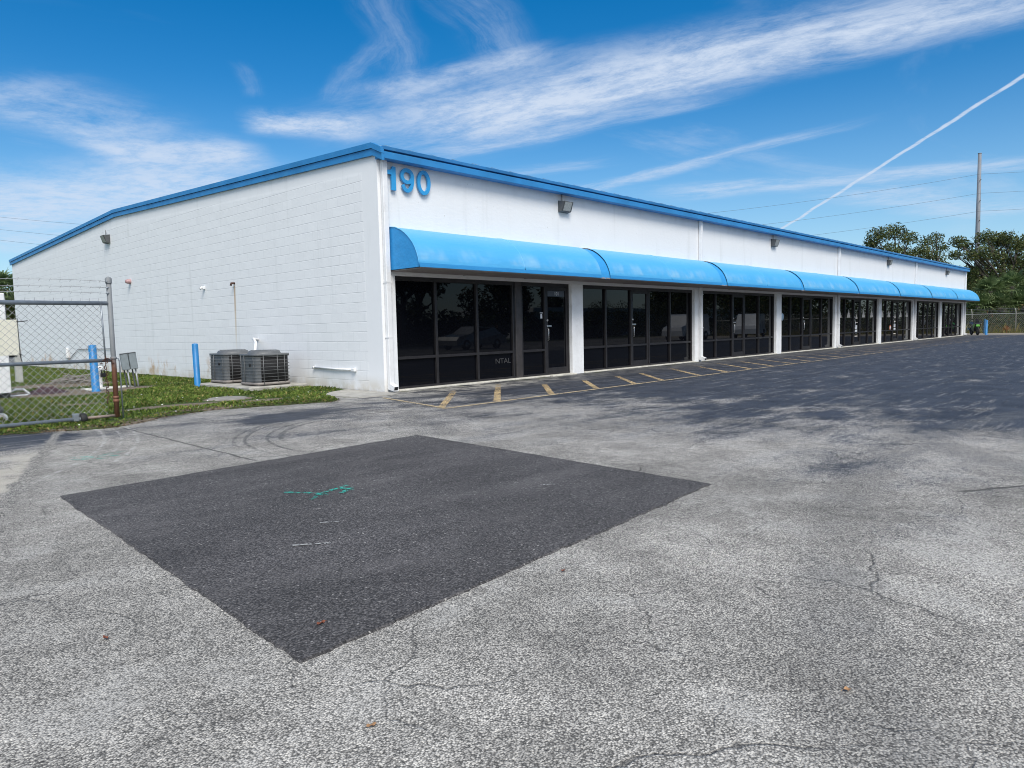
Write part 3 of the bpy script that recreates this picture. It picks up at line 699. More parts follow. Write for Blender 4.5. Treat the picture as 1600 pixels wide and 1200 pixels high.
# downspouts
def downspout(x, lip=True):
    mb = MB(); z1 = 4.61
    mb.box(x - .06, -.105, .16, x + .06, -.012, z1, .012)
    for zz in (1.1, 2.2): mb.box(x - .068, -.110, zz, x + .068, -.004, zz + .03)
    mb.extr([(-.105, .17), (-.012, .17), (-.02, .06), (-.20, .0 + .03), (-.23, .12)], x - .06, x + .06, 'x')
    d = mb.build('downspout', TRIM_W, bld)
    mb = MB(); mb.extr([(-.2065, .045), (-.231, .108), (-.228, .110), (-.2035, .043)], x - .045, x + .045, 'x'); mb.build('outlet', BLACK_P, d)
for x in (.125, PX[1][0] + .30, PX[3][0] + .30, PX[5][0] + .30, PX[7][0] + .40): downspout(x)
# sill kerb under the glazing
xl = .36
# storefronts
def frame_bar(mb, x0, z0, x1, z1, y0=.10, y1=.20): mb.box(x0, y0, z0, x1, y1, z1, .004)
ZB, ZT, ZR = .075, 2.33, .67
YG = .155
def skyline(o_par, x, z, s, y, nmat):
    mb = MB(); hs_ = [.10, .17, .27, .34, .27, .19, .11]
    for i, h in enumerate(hs_):
        xx = (i - 3) * .052
        mb.add([((x + (xx - .023) * s), y, z), ((x + (xx + .023) * s), y, z), ((x + (xx + .023) * s), y, z + h * .8 * s), (x + xx * s, y, z + h * s), ((x + (xx - .023) * s), y, z + h * .8 * s)], [(0, 1, 2, 3, 4)])
    return mb.build('window_decal', nmat, o_par)
def door(x0, x1, full, bay):
    mb = MB(); y0, y1 = .115, .185
    mb.box(x0, y0, ZB - .02, x0 + .075, y1, ZT - .06, .005); mb.box(x1 - .075, y0, ZB - .02, x1, y1, ZT - .06, .005)
    mb.box(x0 + .075, y0 + .002, ZT - .15, x1 - .075, y1 - .002, ZT - .06); mb.box(x0 + .075, y0 + .002, ZB - .02, x1 - .075, y1 - .002, ZB + .13)
    if not full: mb.box(x0 + .075, y0 + .002, ZR - .03, x1 - .075, y1 - .002, ZR + .02)
    d = mb.build('door', BRONZE, bld)
    mb = MB(); mb.box(x0 + .075, .145, ZB + .13, x1 - .075, .155, ZT - .15); mb.build('door_glass', GLASS, d)
    mb = MB(); hx = x0 + .035
    mb.tube([(hx, .115, .90), (hx, .06, .92), (hx, .06, 1.20), (hx, .115, 1.22)], .011, 8); mb.box(x0 + .02, .098, 1.25, x0 + .20, .114, 1.30, .004)
    mb.lathe([(.0, .092), (.028, .095), (.03, .113)], 14, (hx + .01, 0, 1.42), 'y'); mb.build('handle', CHROME, d)
    return d
def storefront(x0, cuts, x1, door_i, bay):
    """cuts: pane boundaries between x0 and x1; door_i: index of the pane that is a door"""
    xs = [x0] + cuts + [x1]; mb = MB()
    frame_bar(mb, x0, ZT - .06, x1, ZT + .03); frame_bar(mb, x0, .03, x1, ZB, .09, .21)
    for i, x in enumerate(xs):
        w = .033; a, b = (x - w, x + w) if 0 < i < len(xs) - 1 else ((x, x + .05) if i == 0 else (x - .05, x))
        frame_bar(mb, a, ZB + .001, b, ZT - .061)
    for i in range(len(xs) - 1):
        if i != door_i: frame_bar(mb, xs[i] + .04, ZR - .03, xs[i + 1] - .04, ZR + .028, .105, .19)
    w = mb.build('storefront_window', BRONZE, bld); ds = None
    for i in range(len(xs) - 1):
        if i == door_i: ds = door(xs[i] + .034, xs[i + 1] - .034, bay == 0, bay); continue
        mb = MB(); tl = RNG.normal(0, .0012)
        for z0, z1 in ((ZB, ZR), (ZR, ZT - .06)): mb.add([(xs[i] + .03, YG + tl, z0), (xs[i + 1] - .03, YG - tl, z0), (xs[i + 1] - .03, YG - tl, z1), (xs[i] + .03, YG + tl, z1)], [(0, 1, 2, 3)])
        mb.build('pane', GLASS, w)
    return w, ds
w0, d0 = storefront(.36, [1.52, 2.76, 3.97], 4.03, 99, 0)
mb = MB(); mb.box(4.035, .085, .03, 4.25, .215, ZT + .029, .006); mb.build('wide_mullion', BRONZE_L, bld)
w1, d1 = storefront(4.255, [5.16], 6.115, 1, 0)
def put_text(txt, size, loc, m, parent, name, sx=1.):
    me = text_mesh(txt, size); me.materials.clear(); me.materials.append(m); o = bpy.data.objects.new(name, me); col.objects.link(o)
    o.parent = parent; o.rotation_euler = (R(90), 0, 0); o.location = loc; o.scale = (sx, 1, 1); return o
put_text('NTAL', .17, (3.62, YG - .006, .46), GHOST, w0, 'lettering', 1.25)
put_text('101', .13, (5.66, .139, 2.10), STICK_W, d1, 'unit_number')
mb = MB(); mb.box(5.30, .1405, 2.03, 5.98, .142, 2.175); mb.build('number_panel', mat('number_panel_grey', (.07, .08, .10), .4, .1, 5.), d1)
mb = MB(); mb.box(5.02, YG - .005, 1.47, 5.09, YG - .003, 1.58); mb.box(5.0, YG - .005, 1.60, 5.11, YG - .003, 1.62); mb.build('sticker', STICK_W, w1)
bays = []
for i in range(7):
    a = PX[i][1] + .005; b = PX[i + 1][0] - .005; L = b - a
    cuts = [a + L * f for f in (.196, .407, .567, .772)]
    w, d = storefront(a, cuts, b, 2, i + 1); bays.append((a, b, w, d, [a] + cuts + [b]))
for i in (3, 4):                                                   # bays with the pale skyline decals
    a, b, w, d, xs = bays[i]
    for j in range(5):
        cx = (xs[j] + xs[j + 1]) / 2; skyline(d if j == 2 else w, cx, 1.40 if j != 2 else 1.33, 1.25 if j != 2 else .85, .141 if j == 2 else YG - .004, STICK_G)
    cx = (xs[2] + xs[3]) / 2
    MB().box(cx - .20, .140, .84, cx + .12, .142, 1.02).build('sticker', STICK_W, d); MB().box(cx - .20, .140, .62, cx + .14, .142, .80).build('sticker', STICK_W, d)
    MB().box(cx - .22, .140, .46, cx + .18, .142, .50).build('sticker', STICK_G, d); MB().box(cx - .18, .140, 1.14, cx + .18, .142, 1.17).build('sticker', STICK_G, d)
a, b, w, d, xs = bays[4]
mb = MB(); mb.lathe([(0, 0), (.17, 0), (.17, .002)], 20, (xs[1] + .95, YG - .006, .80), 'y'); mb.build('sticker', STICK_O, w)
mb = MB(); mb.lathe([(0, 0), (.10, 0), (.10, .002)], 20, (xs[1] + .95, YG - .009, .80), 'y'); mb.build('sticker', STICK_W, w)
a, b, w, d, xs = bays[2]
mb = MB(); mb.lathe([(0, 0), (.15, 0), (.15, .002)], 20, (a + .42, YG - .006, 1.46), 'y'); mb.build('sticker', STICK_B, w)
# sills and the white kerb strip
for (a, b) in [(.362, PX[0][0] - .002)] + [(PX[i][1] + .002, PX[i + 1][0] - .002) for i in range(7)]:
    mb = MB(); mb.box(a, -.05, -.1, b, .28, .03, .01); mb.build('sill', CONC_W, bld)
mb = MB(); mb.box(5.12, -.16, -.1, 6.1, -.051, .035, .012); mb.build('door_step', CONC_W, bld)
# awning
AP = [(-.002, 3.31), (-.10, 3.305), (-.24, 3.285), (-.40, 3.225), (-.52, 3.155), (-.62, 3.08), (-.70, 3.005), (-.77, 2.93), (-.83, 2.84), (-.88, 2.74), (-.92, 2.63), (-.94, 2.54), (-.945, 2.46)]
def aw_sheet(mb, x0, x1, prof, sag=0., nx=14):
    vs = []; np_ = len(prof)
    for i in range(nx + 1):
        u = i / nx; x = x0 + (x1 - x0) * u
        bow = sag * (math.sin(u * math.pi * 2) ** 2) if sag else 0
        for j, (y, z) in enumerate(prof):
            k = math.sin(math.pi * j / (np_ - 1)); vs.append((x, y + bow * k, z - bow * k * .8))
    return mb.add(vs, [(i * np_ + j, (i + 1) * np_ + j, (i + 1) * np_ + j + 1, i * np_ + j + 1) for i in range(nx) for j in range(np_ - 1)], True)
AX = [.22] + [(a + b) / 2 - .02 for a, b in PX[:7]] + [51.95]
def shrink(prof, d): return [(y + d if j else y, z - d) for j, (y, z) in enumerate(prof)]
for i in range(8):
    a, b = AX[i], AX[i + 1]; g = [.19, .19, .13, .1, .09, .08, .07][i] if i < 7 else 0.
    g0 = ([.19, .19, .13, .1, .09, .08, .07][i - 1] if i else 0.)
    mb = MB(); aw_sheet(mb, a + g0, b - g, AP, .006)
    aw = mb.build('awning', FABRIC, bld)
    if i < 7:
        mb = MB(); aw_sheet(mb, b - g - .02, b + g + .02, shrink(AP, .022), 0, 3); mb.build('seam_strip', FABRIC_D, aw)
    mb = MB()                                                    # bent tube ribs showing as faint ridges
    for u in (.5,):
        xx = a + (b - a) * u; mb.tube([(xx, y + .006 if j else y, z - .004) for j, (y, z) in enumerate(AP[:-1])], .016, 8)
    mb.build('rib', FABRIC, aw)
    mb = MB(); mb.box(a + .03, -.90, 2.435, b - .01, -.012, 2.452); mb.box(a + .03, -.93, 2.445, b - .01, -.90, 2.475)
    for u in (.33, .66): xx = a + (b - a) * u; mb.box(xx - .02, -.895, 2.426, xx + .02, -.02, 2.434)
    mb.build('soffit', SOFFIT, aw)
    if i in (0, 7):
        xx = a if i == 0 else b
        mb = MB(); pr = AP + [(-.002, 2.46)]; mb.extr(pr, xx, xx + (.012 if i == 0 else -.012), 'x'); mb.build('end_panel', FABRIC_D, aw)
        if i == 0:
            mb = MB(); mb.tube([(xx, y - .002, z + .002) for y, z in AP], .012, 6); mb.build('piping', FABRIC, aw)
# house number
def stroke_ring(mb, cx, cz, rx, rz, w, y0, y1, a0=0., a1=2 * math.pi, n=36, closed=True):
    o = len(mb.v); vs = []; m_ = n if closed else n + 1
    for k in range(m_):
        a = a0 + (a1 - a0) * k / n; c, s = math.cos(a), math.sin(a)
        for q in (0, 1):
            rr = (rx - w * q, rz - w * q)
            for y in (y0, y1): vs.append((cx + rr[0] * c, y, cz + rr[1] * s))
    fs = []
    for k in range(n):
        i, j = k * 4, ((k + 1) % m_) * 4
        fs += [(i, j, j + 1, i + 1), (i + 2, i + 3, j + 3, j + 2), (i, i + 2, j + 2, j), (i + 1, j + 1, j + 3, i + 3)]
    if not closed: fs += [(0, 1, 3, 2), (n * 4, n * 4 + 2, n * 4 + 3, n * 4 + 1)]
    mb.add(vs, fs)
NUM = mat('blue_sign_plastic', (.034, .30, .62), .4, .06, 4.)
ya, yb = -.075, -.035
mb = MB(); mb.extr([(.30, 4.05), (.41, 4.05), (.41, 4.52), (.33, 4.52), (.315, 4.475), (.275, 4.445), (.20, 4.435), (.20, 4.355), (.30, 4.355)], ya, yb, 'y'); tag(mb.build('digit', NUM, bld), 'blue numeral 1')
mb = MB(); cx = .705; stroke_ring(mb, cx, 4.375, .172, .158, .074, ya, yb)
stroke_ring(mb, cx, 4.30, .172, .252, .074, ya + .0015, yb - .0015, R(-150), R(30), 26, False)
tag(mb.build('digit', NUM, bld), 'blue numeral 9')
mb = MB(); stroke_ring(mb, 1.145, 4.30, .176, .252, .076, ya, yb); tag(mb.build('digit', NUM, bld), 'blue numeral 0')
for px_, pz_ in ((.355, 4.12), (.355, 4.45), (.57, 4.37), (.84, 4.3), (1.005, 4.3), (1.285, 4.3)): MB().tube([(px_, yb - .002, pz_), (px_, .0, pz_)], .012, 6).build('standoff', DGREY, bld)
# wall pack lights
def wall_light(x=None, z=4.32, y=None):
    """front wall when x given, gable wall when y given"""
    prof = [(0, .13), (-.20, .10), (-.12, -.14), (0, -.16)]
    g = bpy.data.objects.new('wall_light', None)
    mb = MB(); mb.extr(prof, -.19, .19, 'x'); o = mb.build('wall_light', DGREY, bld)
    mb = MB(); mb.extr([(-.2035, .085), (-.125, -.125), (-.128, -.128), (-.2065, .082)], -.14, .14, 'x'); mb.build('lens', LENS, o)
    mb = MB(); mb.tube([(-.08, -.04, .11), (-.08, -.04, .30)], .011, 6); mb.build('conduit', DGREY, o)
    if x is not None: o.location = (x, -.002, z)
    else: o.location = (-.002, y, z); o.rotation_euler = (0, 0, R(-90))
    return o
for x in (5.80, 18.66, 33.4, 46.3): wall_light(x)
wall_light(None, 4.62, 15.4)
bpy.data.objects.remove(bpy.data.objects['wall_light'], do_unlink=True) if bpy.data.objects['wall_light'].type == 'EMPTY' else None
# fittings on the gable wall
mb = MB(); mb.lathe([(.0, -.16), (.05, -.155), (.075, -.10), (.08, 0)], 14, (0, 13.57, 3.05), 'x'); mb.build('alarm_bell', RED_PL, bld)
mb = MB(); mb.box(-.07, 8.0, 2.50, -.001, 8.08, 2.58, .01); mb.tube([(-.07, 8.04, 2.56), (-.13, 8.04, 2.50)], .03, 8); mb.build('pipe_stub', WHITE_PL, bld)
mb = MB(); mb.tube([(-.001, 6.25, 2.56), (-.09, 6.25, 2.56), (-.11, 6.25, 2.50)], .028, 8); mb.build('pipe_stub', RUST, bld)
mb = MB(); mb.tube([(-.03, 2.55, .46), (-.035, 1.7, .44), (-.03, 1.02, .44)], .022, 8); mb.box(-.07, .95, .40, -.001, 1.06, .47, .01); mb.lathe([(.0, -.06), (.03, -.06), (.035, 0)], 10, (0, 2.56, .455), 'x'); mb.build('drain_pipe', WHITE_PL, bld)
mb = MB(); mb.tube([(-.001, 5.15, 1.10), (-.12, 5.15, 1.12), (-.22, 4.85, 1.02), (-.55, 4.3, .70)], .035, 8); mb.build('line_cover', WHITE_PL, bld)
mb = MB(); mb.tube([(-.03, 20.9, .45), (-.03, 20.5, .43), (-.03, 19.5, .80), (-.03, 15.6, .84), (-.03, 15.55, .2)], .013, 6); mb.build('conduit', DGREY, bld)
mb = MB(); mb.box(-.10, 20.75, .45, -.001, 21.05, .85, .015); mb.build('junction_box', WHITE_PL, bld)

# ------------------------------------------------------------------ condensers on pads
def pad(x0, y0, x1, y1, label):
    mb = MB(); mb.box(x0, y0, -.05, x1, y1, .10, .02); tag(mb.build('concrete_pad', CONC), label, 'concrete pad')
pad(-1.50, 2.72, -.12, 3.92, 'low concrete pad under the nearer condenser beside the wall'); pad(-1.50, 4.0, -.12, 5.35, 'low concrete pad under the farther condenser, mossy grass at its edge')
def condenser():
    root = thing('air_conditioner', (0, 0, 0), 'x', 'air conditioner')
    w, h = .84, .70; r = .13
    def rr(s, rad, n=5):
        o = []
        for cx, cy, a0 in ((s - rad, s - rad, 0), (-s + rad, s - rad, 90), (-s + rad, -s + rad, 180), (s - rad, -s + rad, 270)):
            for k in range(n + 1): a = R(a0 + 90 * k / n); o.append((cx + rad * math.cos(a), cy + rad * math.sin(a)))
        return o
    s = w / 2
    mb = MB(); mb.extr(rr(s - .03, r), .07, h - .05, 'z', True); mb.build('coil', AC_D, root)
    mb = MB(); mb.extr(rr(s, r), .02, .075, 'z', True); mb.box(-s + .04, -s + .04, 0, -s + .14, -s + .14, .02); mb.box(s - .14, -s + .04, 0, s - .04, -s + .14, .02); mb.box(-s + .04, s - .14, 0, -s + .14, s - .04, .02); mb.box(s - .14, s - .14, 0, s - .04, s - .04, .02); mb.build('base_pan', AC_B, root)
    mb = MB(); mb.extr(rr(s + .004, r), h - .05, h, 'z', True); mb.build('lid', AC_C, root)
    mb = MB(); mb.lathe([(.36, h), (.33, h + .06), (.27, h + .075), (.26, h + .04), (.0, h + .03)], 28)
    for k in range(4): rd = .07 + .06 * k; mb.lathe([(rd, h + .07), (rd + .008, h + .078), (rd + .016, h + .07)], 28)
    for k in range(8): a = k * math.pi / 4; mb.tube([(0, 0, h + .075), (.30 * math.cos(a), .30 * math.sin(a), h + .072)], .006, 5)
    mb.build('fan_grille', AC_C, root)
    # wire guard: horizontal louvres and corner posts; a solid service panel on the west side
    mb = MB(); gp = rr(s + .002, r)
    for k in range(8):
        z = .12 + k * .073; ring = [(x, y, z) for x, y in gp] + [(gp[0][0], gp[0][1], z)]; mb.tube(ring, .0045, 4, False)
    for (x, y) in [(-s + .01, -s + .15), (-s + .17, -s - .002), (s - .17, -s - .002), (0.08, -s - .002), (-s - .002, .12), (-s - .002, s - .15), (s + .002, -s + .17), (s + .002, s - .17)]: mb.tube([(x, y, .0 if y < -s + .01 and x < 0 else .07), (x, y, h - .03)], .008, 5)
    mb.build('wire_guard', AC_L, root)
    mb = MB()
    pts = [p for p in rr(s - .012, r, 8) if p[0] < -s + .14 + 1e-6 and p[1] < s - .1]
    pts = sorted(pts, key=lambda p: -p[1] * 2 + p[0]); n = len(pts)
    mb.add([(x, y, .08) for x, y in pts] + [(x, y, h - .055) for x, y in pts], [(i, i + 1, n + i + 1, n + i) for i in range(n - 1)], True)
    mb.build('service_panel', AC_C, root)
    mb = MB(); mb.lathe([(.0, -.008), (.035, -.008), (.035, 0)], 12, (-s + .004, -.12, .46), 'x'); mb.build('port_cap', AC_D, root)
    return root
ac = condenser(); ac.location = (-.82, 3.31, .10); tag(ac, 'dark grey box condenser nearer the building corner, overlapping its twin', None, 'condensers beside the gable wall')
ac2 = copy_tree(ac); ac2.location = (-.82, 4.83, .10); ac2.rotation_euler = (0, 0, R(1.5)); tag(ac2, 'dark grey box condenser next to the blue bollard, partly hidden by its twin')

# ------------------------------------------------------------------ bollards
def bollard(x, y, h, label, tilt=(0, 0), r=.07, m=None):
    mb = MB(); mb.lathe([(r + .04, -.02), (r + .035, .02), (r, .03), (r, h - .03), (r * .8, h - .006), (0, h)], 20)
    o = mb.build('bollard', m or BOLL); o.location = (x, y, 0); o.rotation_euler = (tilt[0], tilt[1], 0); return tag(o, label, 'bollard', 'blue pipe bollards')
bollard(-3.41, 6.21, 1.08, 'blue pipe bollard seen through the chain link gate', (0, R(-1.0)), .082)
bollard(-1.52, 5.25, 1.05, 'blue pipe bollard standing in grass left of the condensers', (R(.5), R(-1.0)))
bollard(53.95, -1.06, 1.08, 'bright blue bollard at the far end of the lot past the motorcycle', (0, R(2)), .075)
bollard(58.6, -.16, 1.16, 'dark teal blue bollard just behind a brighter one, far end of lot', (0, 0), .085, mat('dark_teal_paint', (.012, .075, .16), .5, .15, 3.))

# ------------------------------------------------------------------ gate
GY = -.25
gate = thing('chain_link_gate', (0, 0, 0), 'galvanized chain link gate leaf with barbed wire and rusty end post', 'gate')
GX0, GX1 = -12.0, -5.06
mb = MB(); mb.tube([(GX1, GY, .06), (GX1, GY, 2.09)], .035, 12); mb.lathe([(.045, 2.02), (.045, 2.09), (.03, 2.11), (0, 2.12)], 12, (GX1, GY, 0))
for z in (.93, .35, .30): mb.lathe([(.036, z - .02), (.044, z - .015), (.044, z + .015), (.036, z + .02)], 12, (GX1, GY, 0))
mb.build('end_post', RUSTP, gate)
mb = MB(); mb.tube([(GX0, GY, .05), (GX0, GY, 2.1)], .035, 10); mb.build('hinge_post', GALV, gate)
for z, r in ((1.73, .030), (.90, .025), (.075, .032)):
    x1 = GX1 - (.035 if z > .5 else .45); mb = MB(); mb.tube([(GX0 + .03, GY, z), (x1, GY, z)], r, 12); mb.build('rail', GALV, gate)
mb = MB(); mb.tube([(GX1 - .40, GY, .08), (GX1 - .03, GY, .08)], .022, 10); mb.build('rail', mat('tan_rusting_rail', (.24, .19, .16), .6, .25, 9., dirt=((.22, .10, .06), .9)), gate)
mb = MB(); mb.tube([(GX1 - .11, GY - .01, .92), (GX1 - .125, GY - .01, 1.76)], .012, 8)
mb.build('tension_bar', GALV, gate)
# mesh: two families of diagonals, crossing front and back
mb = MB(); S = .098; z0, z1 = .10, 1.71; H = z1 - z0; xa, xb = -8.6, GX1 - .12
k = xa - H
while k < xb:
    for sg in (1, -1):
        p0 = [k, z0] if sg > 0 else [k + H, z0]; p1 = [k + H, z1] if sg > 0 else [k, z1]
        (ax, az), (bx, bz) = p0, p1
        def clipx(ax, az, bx, bz):
            if ax > bx: r_ = clipx(bx, bz, ax, az); return r_
            if bx < xa or ax > xb: return None
            if ax < xa: az += (bz - az) * (xa - ax) / (bx - ax); ax = xa
            if bx > xb: bz = az + (bz - az) * (xb - ax) / (bx - ax); bx = xb
            return ax, az, bx, bz
        c = clipx(ax, az, bx, bz)
        if c and abs(c[2] - c[0]) > .02: mb.tube([(c[0], GY + .004 * sg, c[1]), (c[2], GY + .004 * sg, c[3])], .0026, 4, False)
    k += S
k = xa
while k < xb: mb.tube([(k, GY, 1.71), (k + .01, GY, 1.80)], .0026, 4, False); k += S * 1.15
mb.build('wire_mesh', GALV_L, gate)
for z, sg in ((2.045, .02), (1.955, .01), (1.875, .015)):
    mb = MB(); N_ = 40; mb.tube([(GX0 + (GX1 - GX0) * i / N_, GY - .03, z - sg * math.sin(i / N_ * math.pi * 6) * .6) for i in range(N_ + 1)], .0032, 5)
    for i in range(1, 44):
        x = GX1 - i * .125; mb.tube([(x - .012, GY - .03, z - .02), (x + .012, GY - .03, z + .02)], .002, 4)
    mb.build('barbed_wire', GALV_L, gate)
mb = MB()
for z in (2.045, 1.955, 1.875): mb.tube([(GX1, GY - .02, z), (GX1 - .05, GY - .035, z)], .012, 6)
mb.build('wire_clips', GALV, gate)
mb = MB(); mb.lathe([(.025, -.036), (.066, -.042), (.080, -.026), (.080, .026), (.066, .042), (.025, .036)], 20, (GX1 - .46, GY - .03, .081), 'x'); wh = mb.build('wheel', RUBBER, gate)
mb = MB(); mb.lathe([(0, -.046), (.026, -.046), (.026, .046), (0, .046)], 10, (GX1 - .46, GY - .03, .081), 'x'); mb.build('hub', GALV, wh)
mb = MB(); mb.box(GX1 - .58, GY - .035, .045, GX1 - .50, GY + .035, .16, .01); mb.build('wheel_bracket', GALV, gate)
# rusty chain and padlock hanging by the end post
mb = MB()
for i in range(15):
    z = .93 - i * .045; x = GX1 - .115 + .012 * math.sin(i * 1.7)
    a = [(x + .014 * math.cos(q) * (1 if i % 2 else .3), GY - .03 + .014 * math.cos(q) * (.3 if i % 2 else 1), z + .028 * math.sin(q)) for q in np.linspace(0, 2 * math.pi, 9)]
    mb.tube(a, .006, 5, False)
for i in range(8):
    z = .92 - .008 * (i - 4) ** 2; x = GX1 - .20 + i * .025; mb.tube([(x - .014, GY - .04, z), (x, GY - .03, z + .014), (x + .016, GY - .04, z)], .007, 5)
mb.build('chain', RUST, gate)
mb = MB(); mb.box(GX1 - .20, GY - .055, .66, GX1 - .13, GY - .025, .72, .008); mb.tube([(GX1 - .185, GY - .04, .72), (GX1 - .185, GY - .04, .76), (GX1 - .145, GY - .04, .76), (GX1 - .145, GY - .04, .72)], .007, 6); mb.build('padlock', BLACK_P, gate)
mb = MB(); mb.tube([(GX1 + .02, GY, .93), (GX1 + .06, GY - .01, .92), (GX1 + .075, GY - .01, .88), (GX1 + .08, GY - .01, .01)], .010, 8); mb.build('drop_rod', GALV, gate)
sg_ = thing('blank_sign', (0, 0, 0), 'blank cream panel wired to the chain link gate', 'sign')
mb = MB(); mb.box(-6.90, GY + .03, 1.02, -6.215, GY + .034, 1.50, .002); mb.build('panel', CREAM, sg_)
mb = MB(); mb.tube([(-6.225, GY + .028, 1.48), (-6.17, GY - .01, 1.475), (-6.10, GY + .01, 1.485)], .006, 5); mb.tube([(-6.225, GY + .028, 1.04), (-6.19, GY - .01, 1.02)], .006, 5); mb.tube([(-6.212, GY + .036, 1.52), (-6.205, GY + .036, 1.0), (-6.19, GY + .036, .93)], .006, 5); mb.build('tie_wire', BLACK_P, sg_)

# ------------------------------------------------------------------ yard behind the gate
mb = MB(); mb.box(-5.45, 6.1, .12, -5.03, 6.5, 2.20, .015); o = mb.build('yard_post', TRIM_W); tag(o, 'thick white square post on a dark base behind the gate', 'post')
mb = MB(); mb.box(-5.42, 6.13, -.02, -5.05, 6.47, .12, .01); mb.build('base_shoe', BLACK_P, o)
mb = MB(); mb.box(-5.03, 6.2, .86, -4.86, 6.4, 1.08, .015); mb.box(-5.03, 6.17, .90, -4.855, 6.195, .93); mb.box(-5.03, 6.17, 1.0, -4.855, 6.195, 1.03); mb.build('control_box', BLACK_P, o)
mb = MB(); mb.box(-3.74, 11.7, -.02, -3.58, 11.86, .98, .015); tag(mb.build('short_post', mat('grey_post_paint', (.42, .42, .40), .7, .1, 4.)), 'short pale grey post near the left rear of the yard', 'post')
tr = thing('jack_wheel', (-6.27, .85, 0), 'small rusty white wheel on a jack leg at left edge behind the gate', 'wheel')
mb = MB(); mb.lathe([(.03, -.035), (.055, -.03), (.06, 0), (.055, .03), (.03, .035)], 18, (0, 0, .085), 'y'); mb.build('rim', mat('rusty_white_rim', (.55, .52, .48), .6, .15, 20., dirt=((.20, .07, .03), .9)), tr)
mb = MB(); mb.lathe([(.058, -.03), (.083, -.022), (.083, .022), (.058, .03)], 18, (0, 0, .085), 'y'); mb.build('tyre', WHITE_PL, tr)
mb = MB(); mb.box(-.05, -.05, .17, .03, .05, .26, .01); mb.tube([(-.02, .0, .2), (-.03, .0, .42)], .03, 8); mb.build('jack_leg', DGREY, tr)
def heap(name, cx, cy, rx, ry, h, n, ln, r, m, label, cat):
    mb = MB()
    for i in range(n):
        a = RNG.uniform(0, 6.28); q = math.sqrt(RNG.uniform()); x, y = cx + rx * q * math.cos(a), cy + ry * q * math.sin(a); z = .03 + h * (1 - q * q) * RNG.uniform(.2, 1)
        d = RNG.uniform(0, 6.28); L = RNG.uniform(.4, 1) * ln; dz = RNG.normal() * .12 * L
        mb.tube([(x - math.cos(d) * L / 2, y - math.sin(d) * L / 2, max(.02, z - dz)), (x, y, z + .02), (x + math.cos(d) * L / 2, y + math.sin(d) * L / 2, max(.02, z + dz))], r * RNG.uniform(.5, 1.3), 5)
    return tag(mb.build(name, m), label, cat)
heap('branch_heap', -2.75, 10.1, .60, .45, .24, 55, .6, .014, mat('weathered_wood', (.24, .22, .20), .9, .3, 9.), 'low heap of grey dead branches behind the gate', 'branch heap')
mb = MB(); N_ = 22
for i in range(N_ + 1):
    for j in range(N_ + 1):
        u, v = i / N_ * 2 - 1, j / N_ * 2 - 1; k = max(0, 1 - u * u * .9 - v * v * .9)
        mb.v.append((-4.25 + u * .42, 6.70 + v * .30, .012 + k * (.09 + .05 * math.sin(i * 1.9) * math.sin(j * 2.3) + .05 * math.sin(i * .8 + j))))
for i in range(N_):
    for j in range(N_): q = i * (N_ + 1) + j; mb.f.append((q, q + 1, q + N_ + 2, q + N_ + 1)); mb.sm.append(True)
tag(mb.build('crumpled_tarp', mat('maroon_tarp', (.045, .022, .028), .6, .4, 9.)), 'dark maroon crumpled tarp on bare soil behind the gate', 'tarp')
mb = MB(); mb.tube([(-5.0, 6.55, .10), (-4.82, 6.75, .15), (-4.68, 6.72, .14), (-4.62, 6.55, .05)], .025, 8); mb.tube([(-5.02, 6.45, .03), (-4.66, 6.5, .03)], .022, 8); tag(mb.build('bent_pipe', WHITE_PL), 'short bent white pipe lying beside the maroon tarp', 'pipe')
mb = MB(); mb.lathe([(.045, 0), (.045, .42), (.075, .425), (.085, .50), (.06, .54), (0, .55)], 14); o = mb.build('cleanout_pipe', WHITE_PL); o.location = (-2.95, 7.4, 0); tag(o, 'white capped cleanout pipe just right of the gate bollard', 'pipe')
mb = MB(); mb.extr([(-3.45, 6.55), (-2.35, 6.95), (-2.30, 7.60), (-3.40, 7.35)], -.02, .035, 'z'); tag(mb.build('concrete_slab', CONC_W), 'flat pale concrete slab in the grass by the meter boxes', 'slab')
mb = MB(); mb.lathe([(.36, 0), (.36, .035), (.33, .045), (0, .047)], 24, (-2.58, 1.46, .0)); tag(mb.build('utility_cover', mat('grey_cover', (.22, .21, .19), .9, .2, 9., bump=.4)), 'round grey concrete cover set in the lawn before the condensers', 'utility cover')
# meter boxes on leaning stakes
mbx = thing('meter_boxes', (-2.45, 6.7, 0), 'pair of grey utility boxes on leaning metal stakes by the wall', 'utility box'); mbx.rotation_euler = (R(1), R(-6), R(-8))
for dx in (-.088, .088):
    mb = MB(); mb.box(dx - .08, -.07, .46, dx + .08, .05, .85, .012); bx = mb.build('box', UTIL, mbx)
    mb = MB(); mb.box(dx - .084, -.076, .846, dx + .084, .056, .862, .005); mb.box(dx + .0805, -.05, .48, dx + .083, .03, .83); mb.build('hood', DGREY, bx)
    mb = MB(); mb.tube([(dx + .03, .01, -.1), (dx + .03, .01, .47)], .020, 8); mb.build('stake', GALV_L, mbx)
    mb = MB(); mb.box(dx - .05, .02, -.1, dx - .02, .05, .47); mb.build('stake', DGREY, mbx)

